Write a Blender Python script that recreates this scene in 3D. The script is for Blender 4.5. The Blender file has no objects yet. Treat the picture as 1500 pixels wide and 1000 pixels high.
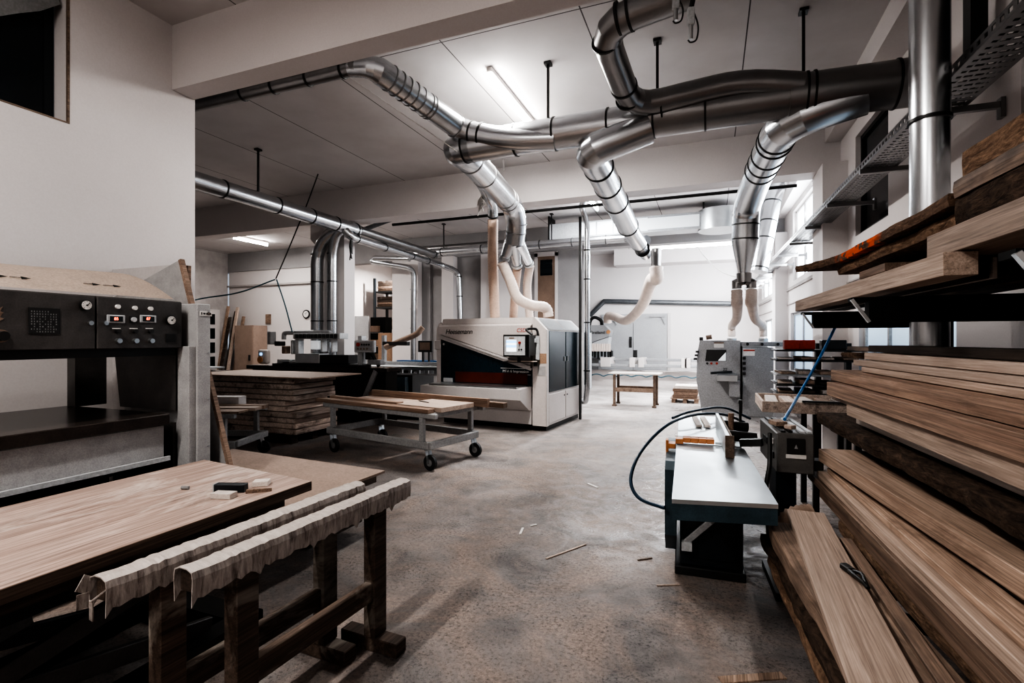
import bpy, bmesh, math, random
from mathutils import Vector, Matrix, noise
random.seed(7)
PI = math.pi
SC = bpy.context.scene
COL = SC.collection
# ---------------------------------------------------------------- camera model (1500x1000 frame)
FPX, HY, HC = 745.0, 497.0, 1.65
TH = math.atan(292/745)
SN, CS = math.sin(TH), math.cos(TH)
def P(px, py, x=None, y=None, z=None, d=None):
    """photo pixel + one known world coordinate -> world point"""
    r = (px-750)/FPX; u = (HY-py)/FPX
    a, b = r*CS-SN, r*SN+CS
    if d is None:
        d = x/a if x is not None else y/b if y is not None else (z-HC)/u
    return Vector((a*d, b*d, HC+u*d))
V = Vector
# ---------------------------------------------------------------- materials
MATS = {}
class NT:
    def __init__(s, name):
        s.m = bpy.data.materials.new(name); s.m.use_nodes = True
        s.n = s.m.node_tree.nodes; s.l = s.m.node_tree.links
        s.b = s.n['Principled BSDF']
        s.tc = None
    def node(s, t, **k):
        n = s.n.new(t)
        for a, v in k.items(): setattr(n, a, v)
        return n
    def link(s, a, b): s.l.new(a, b)
    def coord(s, scale=(1,1,1), rnd=True):
        tc = s.node('ShaderNodeTexCoord'); mp = s.node('ShaderNodeMapping')
        mp.inputs['Scale'].default_value = scale
        if rnd:
            oi = s.node('ShaderNodeObjectInfo'); mu = s.node('ShaderNodeMath', operation='MULTIPLY')
            mu.inputs[1].default_value = 37.0; s.link(oi.outputs['Random'], mu.inputs[0])
            s.link(mu.outputs[0], mp.inputs['Location'])
        s.link(tc.outputs['Object'], mp.inputs['Vector'])
        return mp.outputs['Vector']
    def noise(s, vec, scale, detail=5, rough=.55, dist=0):
        n = s.node('ShaderNodeTexNoise'); s.link(vec, n.inputs['Vector'])
        n.inputs['Scale'].default_value = scale; n.inputs['Detail'].default_value = detail
        n.inputs['Roughness'].default_value = rough; n.inputs['Distortion'].default_value = dist
        return n.outputs['Fac']
    def ramp(s, fac, stops):
        r = s.node('ShaderNodeValToRGB'); s.link(fac, r.inputs['Fac'])
        e = r.color_ramp.elements
        while len(e) < len(stops): e.new(.5)
        for i, (p, c) in enumerate(stops):
            e[i].position = p; e[i].color = (*c, 1) if len(c) == 3 else c
        return r.outputs['Color']
    def mix(s, fac, a, b, mode='MIX'):
        m = s.node('ShaderNodeMix', data_type='RGBA', blend_type=mode)
        for sock, v in ((m.inputs['Factor'], fac), (m.inputs['A'], a), (m.inputs['B'], b)):
            if hasattr(v, 'is_linked') or hasattr(v, 'links'): s.link(v, sock)
            else: sock.default_value = v if isinstance(v, float) else (*v, 1)
        return m.outputs['Result']
    def bump(s, fac, strength=.3, dist=.01):
        b = s.node('ShaderNodeBump'); b.inputs['Strength'].default_value = strength
        b.inputs['Distance'].default_value = dist
        s.link(fac, b.inputs['Height']); s.link(b.outputs['Normal'], s.b.inputs['Normal'])
    def set(s, **k):
        for a, v in k.items():
            i = s.b.inputs[a.replace('_', ' ')]
            if hasattr(v, 'links'): s.link(v, i)
            else: i.default_value = (*v, 1) if isinstance(v, tuple) and len(v) == 3 and i.type == 'RGBA' else v
g3 = lambda v: (v, v, v)
def paint(name, c, rough=.5, metal=0., var=.18, scale=3., bump=0., spec=.5, fine=.12, fs=14):
    t = NT(name); v = t.coord()
    f = t.noise(v, scale, 6, .6); f2 = t.noise(v, scale*fs, 4, .7)
    lo = tuple(x*(1-var) for x in c); hi = tuple(min(1, x*(1+var)) for x in c)
    col = t.ramp(f, [(.3, lo), (.7, hi)])
    col = t.mix(fine, col, t.ramp(f2, [(.4, (0,0,0)), (.6, (1,1,1))]), 'OVERLAY')
    t.set(Base_Color=col, Roughness=rough, Metallic=metal)
    t.b.inputs['Specular IOR Level'].default_value = spec
    if bump: t.bump(f2, bump)
    MATS[name] = t.m; return t.m
def glow(name, c, e, base=None):
    t = NT(name); t.set(Base_Color=base or c, Emission_Color=c, Emission_Strength=e, Roughness=.4)
    MATS[name] = t.m; return t.m
def wood(name, dark, light, grain=1., rough=.65, bumpv=.25, stain=None, s=1.):
    t = NT(name); v = t.coord((9*s, .55*s, 9*s))
    f = t.noise(v, 1.6, 8, .62, 1.4)
    v2 = t.coord((120*s, 1.8*s, 120*s)); f2 = t.noise(v2, 1.3, 5, .7, .4)
    mid = tuple((a+b)/2 for a, b in zip(dark, light))
    col = t.ramp(f, [(.25, dark), (.5, mid), (.75, light)])
    fine = t.ramp(f2, [(.3, g3(.2)), (.7, g3(.76))])
    col = t.mix(.75*grain, col, fine, 'OVERLAY')
    v4 = t.coord((26*s, .5*s, 26*s)); st = t.ramp(t.noise(v4, 1.2, 7, .66, 2.2), [(.36, g3(.38)), (.50, g3(1))])
    col = t.mix(.6*grain, col, st, 'MULTIPLY')
    if stain:
        v3 = t.coord((2.5, .8, 2.5)); f3 = t.noise(v3, 1.5, 5, .7, .5)
        col = t.mix(t.ramp(f3, [(.52, g3(0)), (.66, g3(.8))]), col, stain)
    # every board keeps its own tone
    oi = t.node('ShaderNodeObjectInfo'); hsv = t.node('ShaderNodeHueSaturation')
    mr = t.node('ShaderNodeMapRange'); mr.inputs['To Min'].default_value = .62; mr.inputs['To Max'].default_value = 1.15; hsv.inputs['Saturation'].default_value = .82
    t.link(oi.outputs['Random'], mr.inputs['Value']); t.link(mr.outputs[0], hsv.inputs['Value']); t.link(col, hsv.inputs['Color'])
    t.set(Base_Color=hsv.outputs['Color'], Roughness=rough)
    t.b.inputs['Specular IOR Level'].default_value = .3
    t.bump(f2, bumpv, .004)
    MATS[name] = t.m; return t.m
def bark(name, dark, light, mark=False):
    t = NT(name); v = t.coord((10, 4, 16)); f = t.noise(v, 2.2, 9, .7, 1.2)
    v2 = t.coord((40, 16, 60)); f2 = t.noise(v2, 1.2, 6, .7)
    col = t.ramp(f, [(.3, dark), (.52, tuple((a+b)/2.4 for a, b in zip(dark, light))), (.75, light)])
    col = t.mix(.5, col, t.ramp(f2, [(.35, g3(.2)), (.65, g3(.75))]), 'OVERLAY')
    if mark:   # spray-painted orange marks on the outer end of the slab
        tc = t.node('ShaderNodeTexCoord'); sx = t.node('ShaderNodeSeparateXYZ'); t.link(tc.outputs['Object'], sx.inputs[0])
        f3 = t.noise(t.coord((6, 9, 12), False), 1.5, 3, .6)
        a = t.node('ShaderNodeMapRange'); t.link(sx.outputs['Y'], a.inputs['Value'])
        a.inputs['From Min'].default_value = .45; a.inputs['From Max'].default_value = .6
        b = t.node('ShaderNodeMapRange'); t.link(sx.outputs['Y'], b.inputs['Value'])
        b.inputs['From Min'].default_value = 1.35; b.inputs['From Max'].default_value = 1.2
        m = t.node('ShaderNodeMath', operation='MULTIPLY'); t.link(a.outputs[0], m.inputs[0]); t.link(b.outputs[0], m.inputs[1])
        th = t.ramp(f3, [(.46, g3(0)), (.52, g3(1))])
        m2 = t.node('ShaderNodeMath', operation='MULTIPLY'); t.link(m.outputs[0], m2.inputs[0]); t.link(th, m2.inputs[1])
        col = t.mix(m2.outputs[0], col, (.75, .12, .03))
    t.set(Base_Color=col, Roughness=.9)
    t.b.inputs['Specular IOR Level'].default_value = .15
    t.bump(f, .8, .02)
    MATS[name] = t.m; return t.m

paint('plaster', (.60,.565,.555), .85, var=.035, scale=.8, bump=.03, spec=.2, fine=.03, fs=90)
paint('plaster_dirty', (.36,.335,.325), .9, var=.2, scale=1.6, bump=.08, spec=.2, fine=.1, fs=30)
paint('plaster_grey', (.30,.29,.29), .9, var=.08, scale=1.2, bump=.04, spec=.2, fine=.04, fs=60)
def mk_ceiling():
    t = NT('ceiling_slab'); tc = t.node('ShaderNodeTexCoord')
    mp = t.node('ShaderNodeMapping'); t.link(tc.outputs['Object'], mp.inputs['Vector'])
    mp.inputs['Location'].default_value = (1.2, .35, 0)
    br = t.node('ShaderNodeTexBrick'); t.link(mp.outputs[0], br.inputs['Vector'])
    br.offset = 0; br.inputs['Scale'].default_value = 1
    br.inputs['Brick Width'].default_value = 1.55; br.inputs['Row Height'].default_value = 5.25
    br.inputs['Mortar Size'].default_value = .007; br.inputs['Mortar Smooth'].default_value = 0
    br.inputs['Color1'].default_value = (.58,.555,.55,1); br.inputs['Color2'].default_value = (.56,.535,.53,1)
    br.inputs['Mortar'].default_value = (.12,.11,.11,1)
    n = t.noise(t.coord((1,1,1), False), 1.1, 6, .6)
    n2 = t.noise(t.coord((1,1,1), False), 60, 3, .7)
    c = t.mix(.15, br.outputs['Color'], t.ramp(n, [(.3, g3(.2)), (.7, g3(.8))]), 'OVERLAY')
    t.set(Base_Color=c, Roughness=.9); t.b.inputs['Specular IOR Level'].default_value = .2
    t.bump(n2, .06); MATS['ceiling'] = t.m
mk_ceiling()
def mk_floor():
    t = NT('concrete_floor'); v = t.coord((1,1,1), False)
    big = t.noise(v, .45, 6, .6, .4); med = t.noise(v, 2.6, 8, .68, .8); fine = t.noise(v, 38, 5, .75)
    grit = t.noise(v, 130, 3, .8)
    base = t.ramp(med, [(.3, (.11,.098,.095)), (.5, (.21,.19,.182)), (.72, (.32,.285,.27))])
    dust = t.ramp(fine, [(.35, (.20,.15,.125)), (.65, (.42,.32,.265))])
    dm = t.ramp(t.noise(v, 1.1, 9, .72, 1.1), [(.42, g3(0)), (.62, g3(.85))])
    c = t.mix(dm, base, dust)
    # pale sawdust at the far end, plus the bright lighting there painted in
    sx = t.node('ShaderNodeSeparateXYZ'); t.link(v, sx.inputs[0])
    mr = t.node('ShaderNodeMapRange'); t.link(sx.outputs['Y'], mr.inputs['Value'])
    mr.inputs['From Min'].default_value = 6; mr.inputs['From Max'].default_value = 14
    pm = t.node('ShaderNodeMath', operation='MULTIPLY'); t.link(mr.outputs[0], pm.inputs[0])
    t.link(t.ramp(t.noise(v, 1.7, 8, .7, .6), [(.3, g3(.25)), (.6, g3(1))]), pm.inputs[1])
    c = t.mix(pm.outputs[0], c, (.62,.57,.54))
    grime = t.ramp(t.noise(v, 46, 9, .85, .1), [(.40, g3(.08)), (.50, g3(1))])
    gm = t.ramp(t.noise(v, 2.1, 6, .7, .6), [(.38, g3(.25)), (.6, g3(.95))])
    c = t.mix(gm, c, grime, 'MULTIPLY')
    speck = t.ramp(grit, [(.30, g3(0)), (.42, g3(1))])
    c = t.mix(.75, c, speck, 'MULTIPLY')
    chips = t.ramp(t.noise(v, 55, 2, .5), [(.70, g3(0)), (.74, g3(1))])
    cm = t.node('ShaderNodeMath', operation='MULTIPLY'); t.link(chips, cm.inputs[0]); cm.inputs[1].default_value = .6
    c = t.mix(cm.outputs[0], c, (.42,.32,.25))
    stain = t.ramp(big, [(.35, g3(.45)), (.6, g3(1))])
    c = t.mix(.8, c, stain, 'MULTIPLY')
    # worn, polished lane between the machines
    mx = t.node('ShaderNodeMapRange'); t.link(sx.outputs['X'], mx.inputs['Value'])
    mx.inputs['From Min'].default_value = -2.4; mx.inputs['From Max'].default_value = -.9
    my = t.node('ShaderNodeMapRange'); t.link(sx.outputs['Y'], my.inputs['Value'])
    my.inputs['From Min'].default_value = 3.3; my.inputs['From Max'].default_value = 4.3
    wet = t.node('ShaderNodeMath', operation='MULTIPLY'); t.link(mx.outputs[0], wet.inputs[0]); t.link(my.outputs[0], wet.inputs[1])
    w2 = t.node('ShaderNodeMath', operation='MULTIPLY'); t.link(wet.outputs[0], w2.inputs[0])
    t.link(t.ramp(t.noise(v, 3.2, 7, .7, 2.2), [(.4, g3(0)), (.6, g3(1))]), w2.inputs[1])
    ro = t.node('ShaderNodeMapRange'); t.link(w2.outputs[0], ro.inputs['Value'])
    ro.inputs['To Min'].default_value = .68; ro.inputs['To Max'].default_value = .22
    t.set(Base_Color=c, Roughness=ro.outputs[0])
    hh = t.mix(.5, med, fine)
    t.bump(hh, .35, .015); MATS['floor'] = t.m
mk_floor()
def mk_galv(name, c, rough):
    t = NT(name); v = t.coord((1,1,1), False)
    f = t.noise(v, 4, 4, .6, .3)
    t.set(Base_Color=t.ramp(f, [(.3, tuple(x*.86 for x in c)), (.7, c)]), Metallic=1.0, Roughness=rough)
    t.b.inputs['Anisotropic'].default_value = .35
    MATS[name] = t.m
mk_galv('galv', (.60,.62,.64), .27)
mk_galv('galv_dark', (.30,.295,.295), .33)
mk_galv('steel', (.55,.57,.58), .33)
mk_galv('cast_top', (.62,.67,.70), .42)
paint('black', (.012,.012,.012), .45, var=.3)
paint('black_matt', (.006,.006,.006), .8, var=.2, spec=.2)
paint('rubber', (.02,.02,.021), .6)
paint('white_paint', (.52,.475,.455), .42, var=.04, fine=.04)
paint('white_panel', (.48,.45,.44), .5, var=.05, fine=.04)
paint('hammer_grey', (.10,.096,.092), .45, var=.2, scale=12)
paint('machine_grey', (.27,.27,.275), .45, var=.06)
paint('machine_light', (.40,.41,.42), .4, var=.06)
paint('trolley_grey', (.30,.30,.30), .5, var=.14)
paint('press_dark', (.055,.05,.048), .42, var=.25, scale=8, bump=.05)
paint('press_grey', (.34,.335,.335), .5, var=.12, scale=10)
paint('dark_laminate', (.03,.023,.02), .25, var=.35, scale=6)
paint('teal_dark', (.006,.018,.026), .25, var=.1)
paint('blue_paint', (.030,.056,.072), .45, var=.35, scale=9, bump=.08)
paint('blue_dark', (.005,.009,.013), .5, var=.3)
paint('blue_hose', (.006,.03,.06), .35)
paint('blue_cord', (.01,.13,.36), .4)
paint('teal_hose', (.03,.09,.12), .4)
paint('orange', (.45,.18,.07), .45, var=.2, scale=20)
paint('red', (.33,.035,.02), .4)
paint('rust_window', (.075,.014,.008), .3)
paint('paper', (.62,.6,.58), .8, var=.04)
paint('cardboard', (.55,.45,.38), .85, var=.08, scale=5)
paint('carton', (.3,.19,.125), .85, var=.12)
paint('hose', (.60,.44,.35), .55, var=.12, scale=5)
paint('hose_pale', (.66,.56,.50), .5, var=.1, scale=5)
paint('fibre', (.26,.185,.14), .8, var=.12, scale=14, bump=.1)
paint('fibre_face', (.30,.29,.285), .85, var=.14, scale=14)
paint('conduit', (.16,.17,.18), .4, metal=.8)
paint('mdf', (.28,.205,.165), .7, var=.09, scale=4)
paint('dark_glass', (.008,.012,.015), .08, var=.1)
paint('plastic_grey', (.2,.2,.2), .4)
paint('door_grey', (.32,.32,.325), .6, var=.05)
paint('brown_door', (.17,.115,.085), .7)
paint('orange_dust', (.45,.22,.10), .8)
def mk_film():
    t = NT('film'); f = t.noise(t.coord((2,26,5)), 1.6, 6, .7, .4); f2 = t.noise(t.coord((6,40,14)), 2.0, 6, .75)
    c = t.ramp(f, [(.32, (.10,.075,.065)), (.48, (.34,.295,.27)), (.68, (.56,.51,.48))])
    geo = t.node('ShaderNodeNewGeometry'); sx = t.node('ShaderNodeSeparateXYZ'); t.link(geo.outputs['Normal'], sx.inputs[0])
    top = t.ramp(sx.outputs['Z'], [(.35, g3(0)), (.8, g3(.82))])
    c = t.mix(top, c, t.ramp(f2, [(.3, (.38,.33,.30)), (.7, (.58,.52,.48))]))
    t.set(Base_Color=c, Roughness=.28); t.bump(f2, .5, .012); MATS['film'] = t.m
mk_film()
wood('oak', (.24,.14,.085), (.47,.32,.225), stain=(.13,.075,.045))
wood('pale_wood', (.40,.28,.215), (.60,.46,.37), .55)
wood('white_wood', (.50,.42,.37), (.68,.6,.54), .45)
wood('ash', (.30,.205,.15), (.50,.365,.28), .75)
wood('walnut', (.12,.07,.045), (.31,.2,.135), stain=(.045,.028,.02))
wood('dark_wood', (.03,.02,.014), (.10,.065,.045))
wood('red_wood', (.19,.105,.065), (.38,.24,.16))
wood('trestle_wood', (.045,.028,.02), (.14,.09,.062), stain=(.3,.26,.22))
wood('worktop', (.22,.135,.10), (.44,.31,.25), 1.0, .5, stain=(.56,.46,.40), s=.8)
wood('edge_wood', (.10,.062,.042), (.24,.16,.11))
wood('stack_edge', (.36,.25,.19), (.72,.58,.49), stain=(.06,.035,.025))
bark('bark', (.014,.010,.008), (.15,.10,.072))
bark('rough_sawn', (.09,.052,.034), (.40,.26,.175))
bark('rough_marked', (.05,.03,.022), (.30,.19,.13), True)
glow('tube_glow', (1,.97,.93), 60)
glow('tube_glow_far', (.93,.97,1), 75)
glow('daylight', (.86,.93,1), 3.2)
glow('daylight_soft', (.45,.6,.75), .55)
glow('screen', (.25,.55,.95), 1.5)
glow('screen_white', (.9,.95,1), 1.3)
glow('led_red', (1,.12,.04), 5)
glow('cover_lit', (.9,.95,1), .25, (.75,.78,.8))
# ---------------------------------------------------------------- geometry helpers
def tag(o, label=None, cat=None, group=None, kind=None):
    if label: o['label'] = label
    if cat: o['category'] = cat
    if group: o['group'] = group
    if kind: o['kind'] = kind
    return o
def thing(name, label, cat, loc=(0,0,0), rz=0., group=None):
    o = bpy.data.objects.new(name, None); COL.objects.link(o)
    o.location = loc; o.rotation_euler = (0,0,rz); o.empty_display_size = .2
    return tag(o, label, cat, group)
def frames(pts):
    n = len(pts); tang = []
    for i in range(n):
        a = pts[max(i-1,0)]; b = pts[min(i+1,n-1)]
        d1 = (pts[i]-a).normalized() if i > 0 else None
        d2 = (b-pts[i]).normalized() if i < n-1 else None
        t = d1+d2 if d1 and d2 else d1 or d2
        tang.append(t.normalized())
    t0 = tang[0]; up = V((0,0,1)) if abs(t0.z) < .9 else V((1,0,0))
    u = (up - t0*up.dot(t0)).normalized(); out = []
    for i in range(n):
        if i:
            q = tang[i-1].rotation_difference(tang[i]); u = q @ u
            u = (u - tang[i]*u.dot(tang[i])).normalized()
        out.append((tang[i], u, tang[i].cross(u)))
    return out
def fillet(pts, rad, n=4):
    pts = [V(p) for p in pts]; out = [pts[0]]
    for i in range(1, len(pts)-1):
        a, b, c = pts[i-1], pts[i], pts[i+1]
        d1, d2 = (a-b), (c-b); L = min(rad, d1.length*.48, d2.length*.48)
        p, q = b+d1.normalized()*L, b+d2.normalized()*L
        for k in range(n+1):
            t = k/n; out.append(p*(1-t)**2+b*2*t*(1-t)+q*t*t)
    out.append(pts[-1]); return out
def spline(pts, n=12):
    pts = [V(p) for p in pts]; p = [pts[0]*2-pts[1]]+pts+[pts[-1]*2-pts[-2]]; out = []
    for i in range(1, len(p)-2):
        for k in range(n):
            t = k/n
            out.append(.5*((2*p[i])+(p[i+1]-p[i-1])*t+(2*p[i-1]-5*p[i]+4*p[i+1]-p[i+2])*t*t+(3*p[i]-p[i-1]-3*p[i+1]+p[i+2])*t**3))
    out.append(pts[-1]); return out
def wmat(o):
    m = o.matrix_parent_inverse @ Matrix.LocRotScale(o.location, o.rotation_euler, None)
    return wmat(o.parent) @ m if o.parent else m
class MB:
    def __init__(s): s.bm = bmesh.new()
    def _faces(s, vs, fs, smooth=False):
        bv = [s.bm.verts.new(v) for v in vs]
        for f in fs:
            try: fa = s.bm.faces.new([bv[i] for i in f]); fa.smooth = smooth
            except ValueError: pass
        return bv
    def box(s, c, d, rot=None, bev=0.):
        t = bmesh.new(); bmesh.ops.create_cube(t, size=1)
        for v in t.verts: v.co = V((v.co.x*d[0], v.co.y*d[1], v.co.z*d[2]))
        if bev: bmesh.ops.bevel(t, geom=t.edges[:], offset=bev, segments=2 if bev > .012 else 1, affect='EDGES', profile=.5)
        M = Matrix.Translation(V(c))
        if rot: M = M @ (rot.to_4x4() if isinstance(rot, Matrix) else Matrix.Rotation(rot, 4, 'Z'))
        t.transform(M); m = bpy.data.meshes.new('t'); t.to_mesh(m); t.free(); s.bm.from_mesh(m); bpy.data.meshes.remove(m)
        return s
    def rng(s, lo, hi, bev=0.):
        return s.box([(a+b)/2 for a, b in zip(lo, hi)], [abs(b-a) for a, b in zip(lo, hi)], None, bev)
    def bar(s, a, b, w, h, up=(0,0,1), bev=0.):
        a, b = V(a), V(b); y = (b-a).normalized(); up = V(up)
        x = y.cross(up)
        if x.length < 1e-4: x = y.cross(V((1,0,0)))
        x.normalize(); z = x.cross(y)
        R = Matrix((x, y, z)).transposed()
        return s.box((a+b)/2, (w, (b-a).length, h), R, bev)
    def tube(s, pts, r, seg=20, cap=True, sharp=14, smooth=True):
        pts = [V(p) for p in pts]; fr = frames(pts); n = len(pts)
        rr = [r]*n if isinstance(r, (int, float)) else r
        rings = []
        for i in range(n):
            t, u, w = fr[i]; k = 1.
            if 0 < i < n-1:
                c = max(.6, (pts[i]-pts[i-1]).normalized().dot(t)); k = 1/c
            bend = V((0,0,0))
            ring = []
            if 0 < i < n-1:
                bend = ((pts[i+1]-pts[i]).normalized()-(pts[i]-pts[i-1]).normalized())
                bend = bend.normalized() if bend.length > 1e-4 else V((0,0,0))
            for j in range(seg):
                a = 2*PI*j/seg; o = (u*math.cos(a)+w*math.sin(a))*rr[i]
                if k > 1.0005: o += bend*(o.dot(bend)*(k-1))
                ring.append(s.bm.verts.new(pts[i]+o))
            rings.append(ring)
        for i in range(n-1):
            for j in range(seg):
                f = s.bm.faces.new((rings[i][j], rings[i][(j+1)%seg], rings[i+1][(j+1)%seg], rings[i+1][j])); f.smooth = smooth
        for i in range(1, n-1):
            if math.degrees((pts[i]-pts[i-1]).angle(pts[i+1]-pts[i])) > sharp:
                for j in range(seg):
                    e = s.bm.edges.get((rings[i][j], rings[i][(j+1)%seg]))
                    if e: e.smooth = False
        if cap:
            for ring in (rings[0], rings[-1]):
                f = s.bm.faces.new(ring)
                for e in f.edges: e.smooth = False
        return s
    def cyl(s, a, b, r, r2=None, seg=20): return s.tube([a, b], [r, r if r2 is None else r2], seg)
    def ring(s, p, ax, r, w=.012, t=.008, seg=24):
        ax = V(ax).normalized(); p = V(p)
        return s.tube([p-ax*w/2, p+ax*w/2], r+t, seg)
    def hose(s, pts, r, pitch=.03, amp=.06, seg=16):
        L = sum((pts[i+1]-pts[i]).length for i in range(len(pts)-1)); n = max(4, int(L/pitch*2))
        acc = [0]
        for i in range(len(pts)-1): acc.append(acc[-1]+(pts[i+1]-pts[i]).length)
        out = []; j = 0
        for k in range(n+1):
            d = L*k/n
            while j < len(pts)-2 and acc[j+1] < d: j += 1
            t = (d-acc[j])/max(1e-6, acc[j+1]-acc[j]); out.append(pts[j].lerp(pts[j+1], min(1, t)))
        return s.tube(out, [r*(1+amp*(1 if k%2 else -1)) for k in range(n+1)], seg, sharp=80)
    def prism(s, poly, axis, lo, hi):
        """polygon extruded along an axis; poly in the two remaining axes (x,z for y; y,z for x; x,y for z)"""
        def mk(p, q): return {'x': (q, p[0], p[1]), 'y': (p[0], q, p[1]), 'z': (p[0], p[1], q)}[axis]
        n = len(poly); vs = [mk(p, lo) for p in poly]+[mk(p, hi) for p in poly]
        fs = [tuple(range(n)), tuple(range(2*n-1, n-1, -1))]+[(i, (i+1)%n, (i+1)%n+n, i+n) for i in range(n)]
        s._faces(vs, fs); return s
    def disc(s, c, ax, r, h, seg=24): ax = V(ax).normalized(); return s.cyl(V(c), V(c)+ax*h, r, seg=seg)
    def build(s, name, mat, parent=None, world=False):
        bmesh.ops.recalc_face_normals(s.bm, faces=s.bm.faces[:])
        me = bpy.data.meshes.new(name); s.bm.to_mesh(me); s.bm.free()
        me.materials.append(MATS[mat] if isinstance(mat, str) else mat)
        o = bpy.data.objects.new(name, me); COL.objects.link(o)
        if parent:
            o.parent = parent
            if world:
                o.matrix_parent_inverse = wmat(parent).inverted()
        return o
def solo(name, mb, mat, label, cat, group=None, origin=None):
    """a thing that is one mesh; its origin is moved to its base"""
    o = mb.build(name, mat)
    c = V(origin) if origin is not None else None
    if c is None:
        xs = [v.co for v in o.data.vertices]
        c = V(((min(v.x for v in xs)+max(v.x for v in xs))/2, (min(v.y for v in xs)+max(v.y for v in xs))/2, min(v.z for v in xs)))
    o.data.transform(Matrix.Translation(-c)); o.location = c
    return tag(o, label, cat, group)
def struct(name, mb, mat, parent=None):
    o = mb.build(name, mat, parent)
    if not parent: o['kind'] = 'structure'
    return o
def copy_tree(o, parent=None):
    c = o.copy(); COL.objects.link(c)
    if parent: c.parent = parent
    for ch in [x for x in bpy.data.objects if x.parent == o]: copy_tree(ch, c)
    return c
def lettering(name, text, size, mat, parent, loc, rot, ext=.002, spacing=1., shear=0.):
    cu = bpy.data.curves.new(name, 'FONT'); cu.body = text; cu.size = size; cu.extrude = ext; cu.space_character = spacing; cu.shear = shear
    cu.align_x = 'CENTER'; cu.align_y = 'CENTER'
    t = bpy.data.objects.new('tmp', cu); COL.objects.link(t)
    dg = bpy.context.evaluated_depsgraph_get(); me = bpy.data.meshes.new_from_object(t.evaluated_get(dg))
    COL.objects.unlink(t); bpy.data.objects.remove(t)
    me.materials.clear(); me.materials.append(MATS[mat])
    o = bpy.data.objects.new(name, me); COL.objects.link(o); o.parent = parent; o.location = loc; o.rotation_euler = rot
    return o
# ================================================================ CAMERA
cam = bpy.data.cameras.new('camera'); co = bpy.data.objects.new('camera', cam); COL.objects.link(co)
co.location = (0,0,HC); co.rotation_euler = (PI/2, 0, TH)
cam.sensor_width = 36; cam.lens = 36*FPX/1500; cam.shift_y = -(500-HY)/1500
cam.clip_start = .05; cam.clip_end = 200
SC.camera = co
# ================================================================ SETTING
ZC = 4.9
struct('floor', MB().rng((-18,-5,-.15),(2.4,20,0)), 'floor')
struct('ceiling', MB().rng((-18,-5,ZC),(2.4,20,ZC+.1)), 'ceiling')
# left wall with the dark hatch high up
b = MB()
b.rng((-5.4,-5,0),(-5.2,3.87,3.535)); b.rng((-5.4,-5,4.78),(-5.2,3.87,ZC))
b.rng((-5.4,-5,3.535),(-5.2,.6,4.78)); b.rng((-5.4,2.7,3.535),(-5.2,3.87,4.78))
struct('wall_left', b, 'plaster')
w = thing('window_1', None, None, (-5.38,1.65,3.535)); w['kind'] = 'structure'
MB().rng((-.9,-1.2,-.1),(-.8,1.2,1.35)).build('opening', 'black_matt', w)
MB().rng((-.01,-1.04,.01),(0,1.04,1.23)).build('pane', 'dark_glass', w)
b = MB(); b.rng((.16,1.05,0),(.185,1.065,1.24)); b.rng((.16,-1.06,-.012),(.185,1.065,0)); b.build('frame', 'edge_wood', w)
pts = []
b = MB(); random.seed(3)
vs = []; fs = []
for i in range(15):
    for j in range(5):
        yy = -.85+i*.141; lo = 4.17+(yy+1.55-2.25)*.94-3.6+.03*math.sin(i*1.3); vs.append((.10+.02*math.sin(i*1.7+j)+.03*math.sin(j*2.+i), yy, min(1.13, lo)+(1.15-min(1.13, lo))*j/4))
for i in range(14):
    for j in range(4): fs.append((i*5+j, i*5+j+1, (i+1)*5+j+1, (i+1)*5+j))
b._faces(vs, fs, True)
solo_sheet = b
# front-of-house beams
struct('trim_1', MB().rng((-5.2,3.62,4.235),(2.1,3.86,ZC)), 'plaster')
struct('trim_2', MB().rng((-18,8.9,4.2),(1.85,9.3,ZC)), 'plaster')
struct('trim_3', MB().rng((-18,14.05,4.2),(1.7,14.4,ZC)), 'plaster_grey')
# wall behind the left bay
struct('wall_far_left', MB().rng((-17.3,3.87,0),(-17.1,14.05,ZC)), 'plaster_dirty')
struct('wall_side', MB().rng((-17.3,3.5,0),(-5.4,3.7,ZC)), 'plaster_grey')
b = MB(); b.rng((-17.1,14.1,0),(-11.85,14.3,4.2)); struct('wall_inner_left', b, 'plaster')
struct('trim_4', MB().rng((-17.1,14.0,3.62),(-11.85,14.1,3.68)), 'plaster_dirty')
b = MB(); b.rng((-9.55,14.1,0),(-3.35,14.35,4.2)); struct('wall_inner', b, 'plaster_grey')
# side room seen through the opening
b = MB(); b.rng((-12.6,18.2,0),(-8.6,18.35,ZC)); b.rng((-12.75,14.3,0),(-12.6,18.3,ZC)); struct('wall_store', b, 'plaster')
struct('wall_store_right', MB().rng((-8.75,14.35,0),(-8.6,18.2,ZC)), 'plaster')
# pilasters and recess mouldings on the inner wall
for i, (x0, x1, dd, mt) in enumerate(((-9.5,-8.55,.35,'plaster'), (-8.55,-8.25,.12,'plaster_grey'), (-7.75,-7.35,.28,'plaster'), (-6.45,-6.1,.22,'plaster'))):
    struct('trim_%d' % (5+i), MB().rng((x0,14.1-dd,0),(x1,14.1,4.2)), mt)
b = MB(); b.prism([(-6.1,0),(-4.55,0),(-4.55,1.9),(-6.1,4.1)], 'y', 13.75, 14.09); struct('trim_9', b, 'plaster')
d = thing('door_1', None, None, (-4.6,14.08,0)); d['kind'] = 'structure'
MB().rng((-.1,-.03,2.2),(.42,.01,4.05)).build('panel', 'brown_door', d)
b = MB(); b.rng((-.2,-.05,2.1),(-.1,.01,4.15)); b.rng((.42,-.05,2.1),(.5,.01,4.15)); b.rng((-.2,-.05,4.05),(.5,.01,4.18)); b.build('frame', 'white_panel', d)
MB().rng((-.02,-.04,3.5),(.34,-.03,3.95)).build('pane', 'dark_glass', d)
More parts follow.
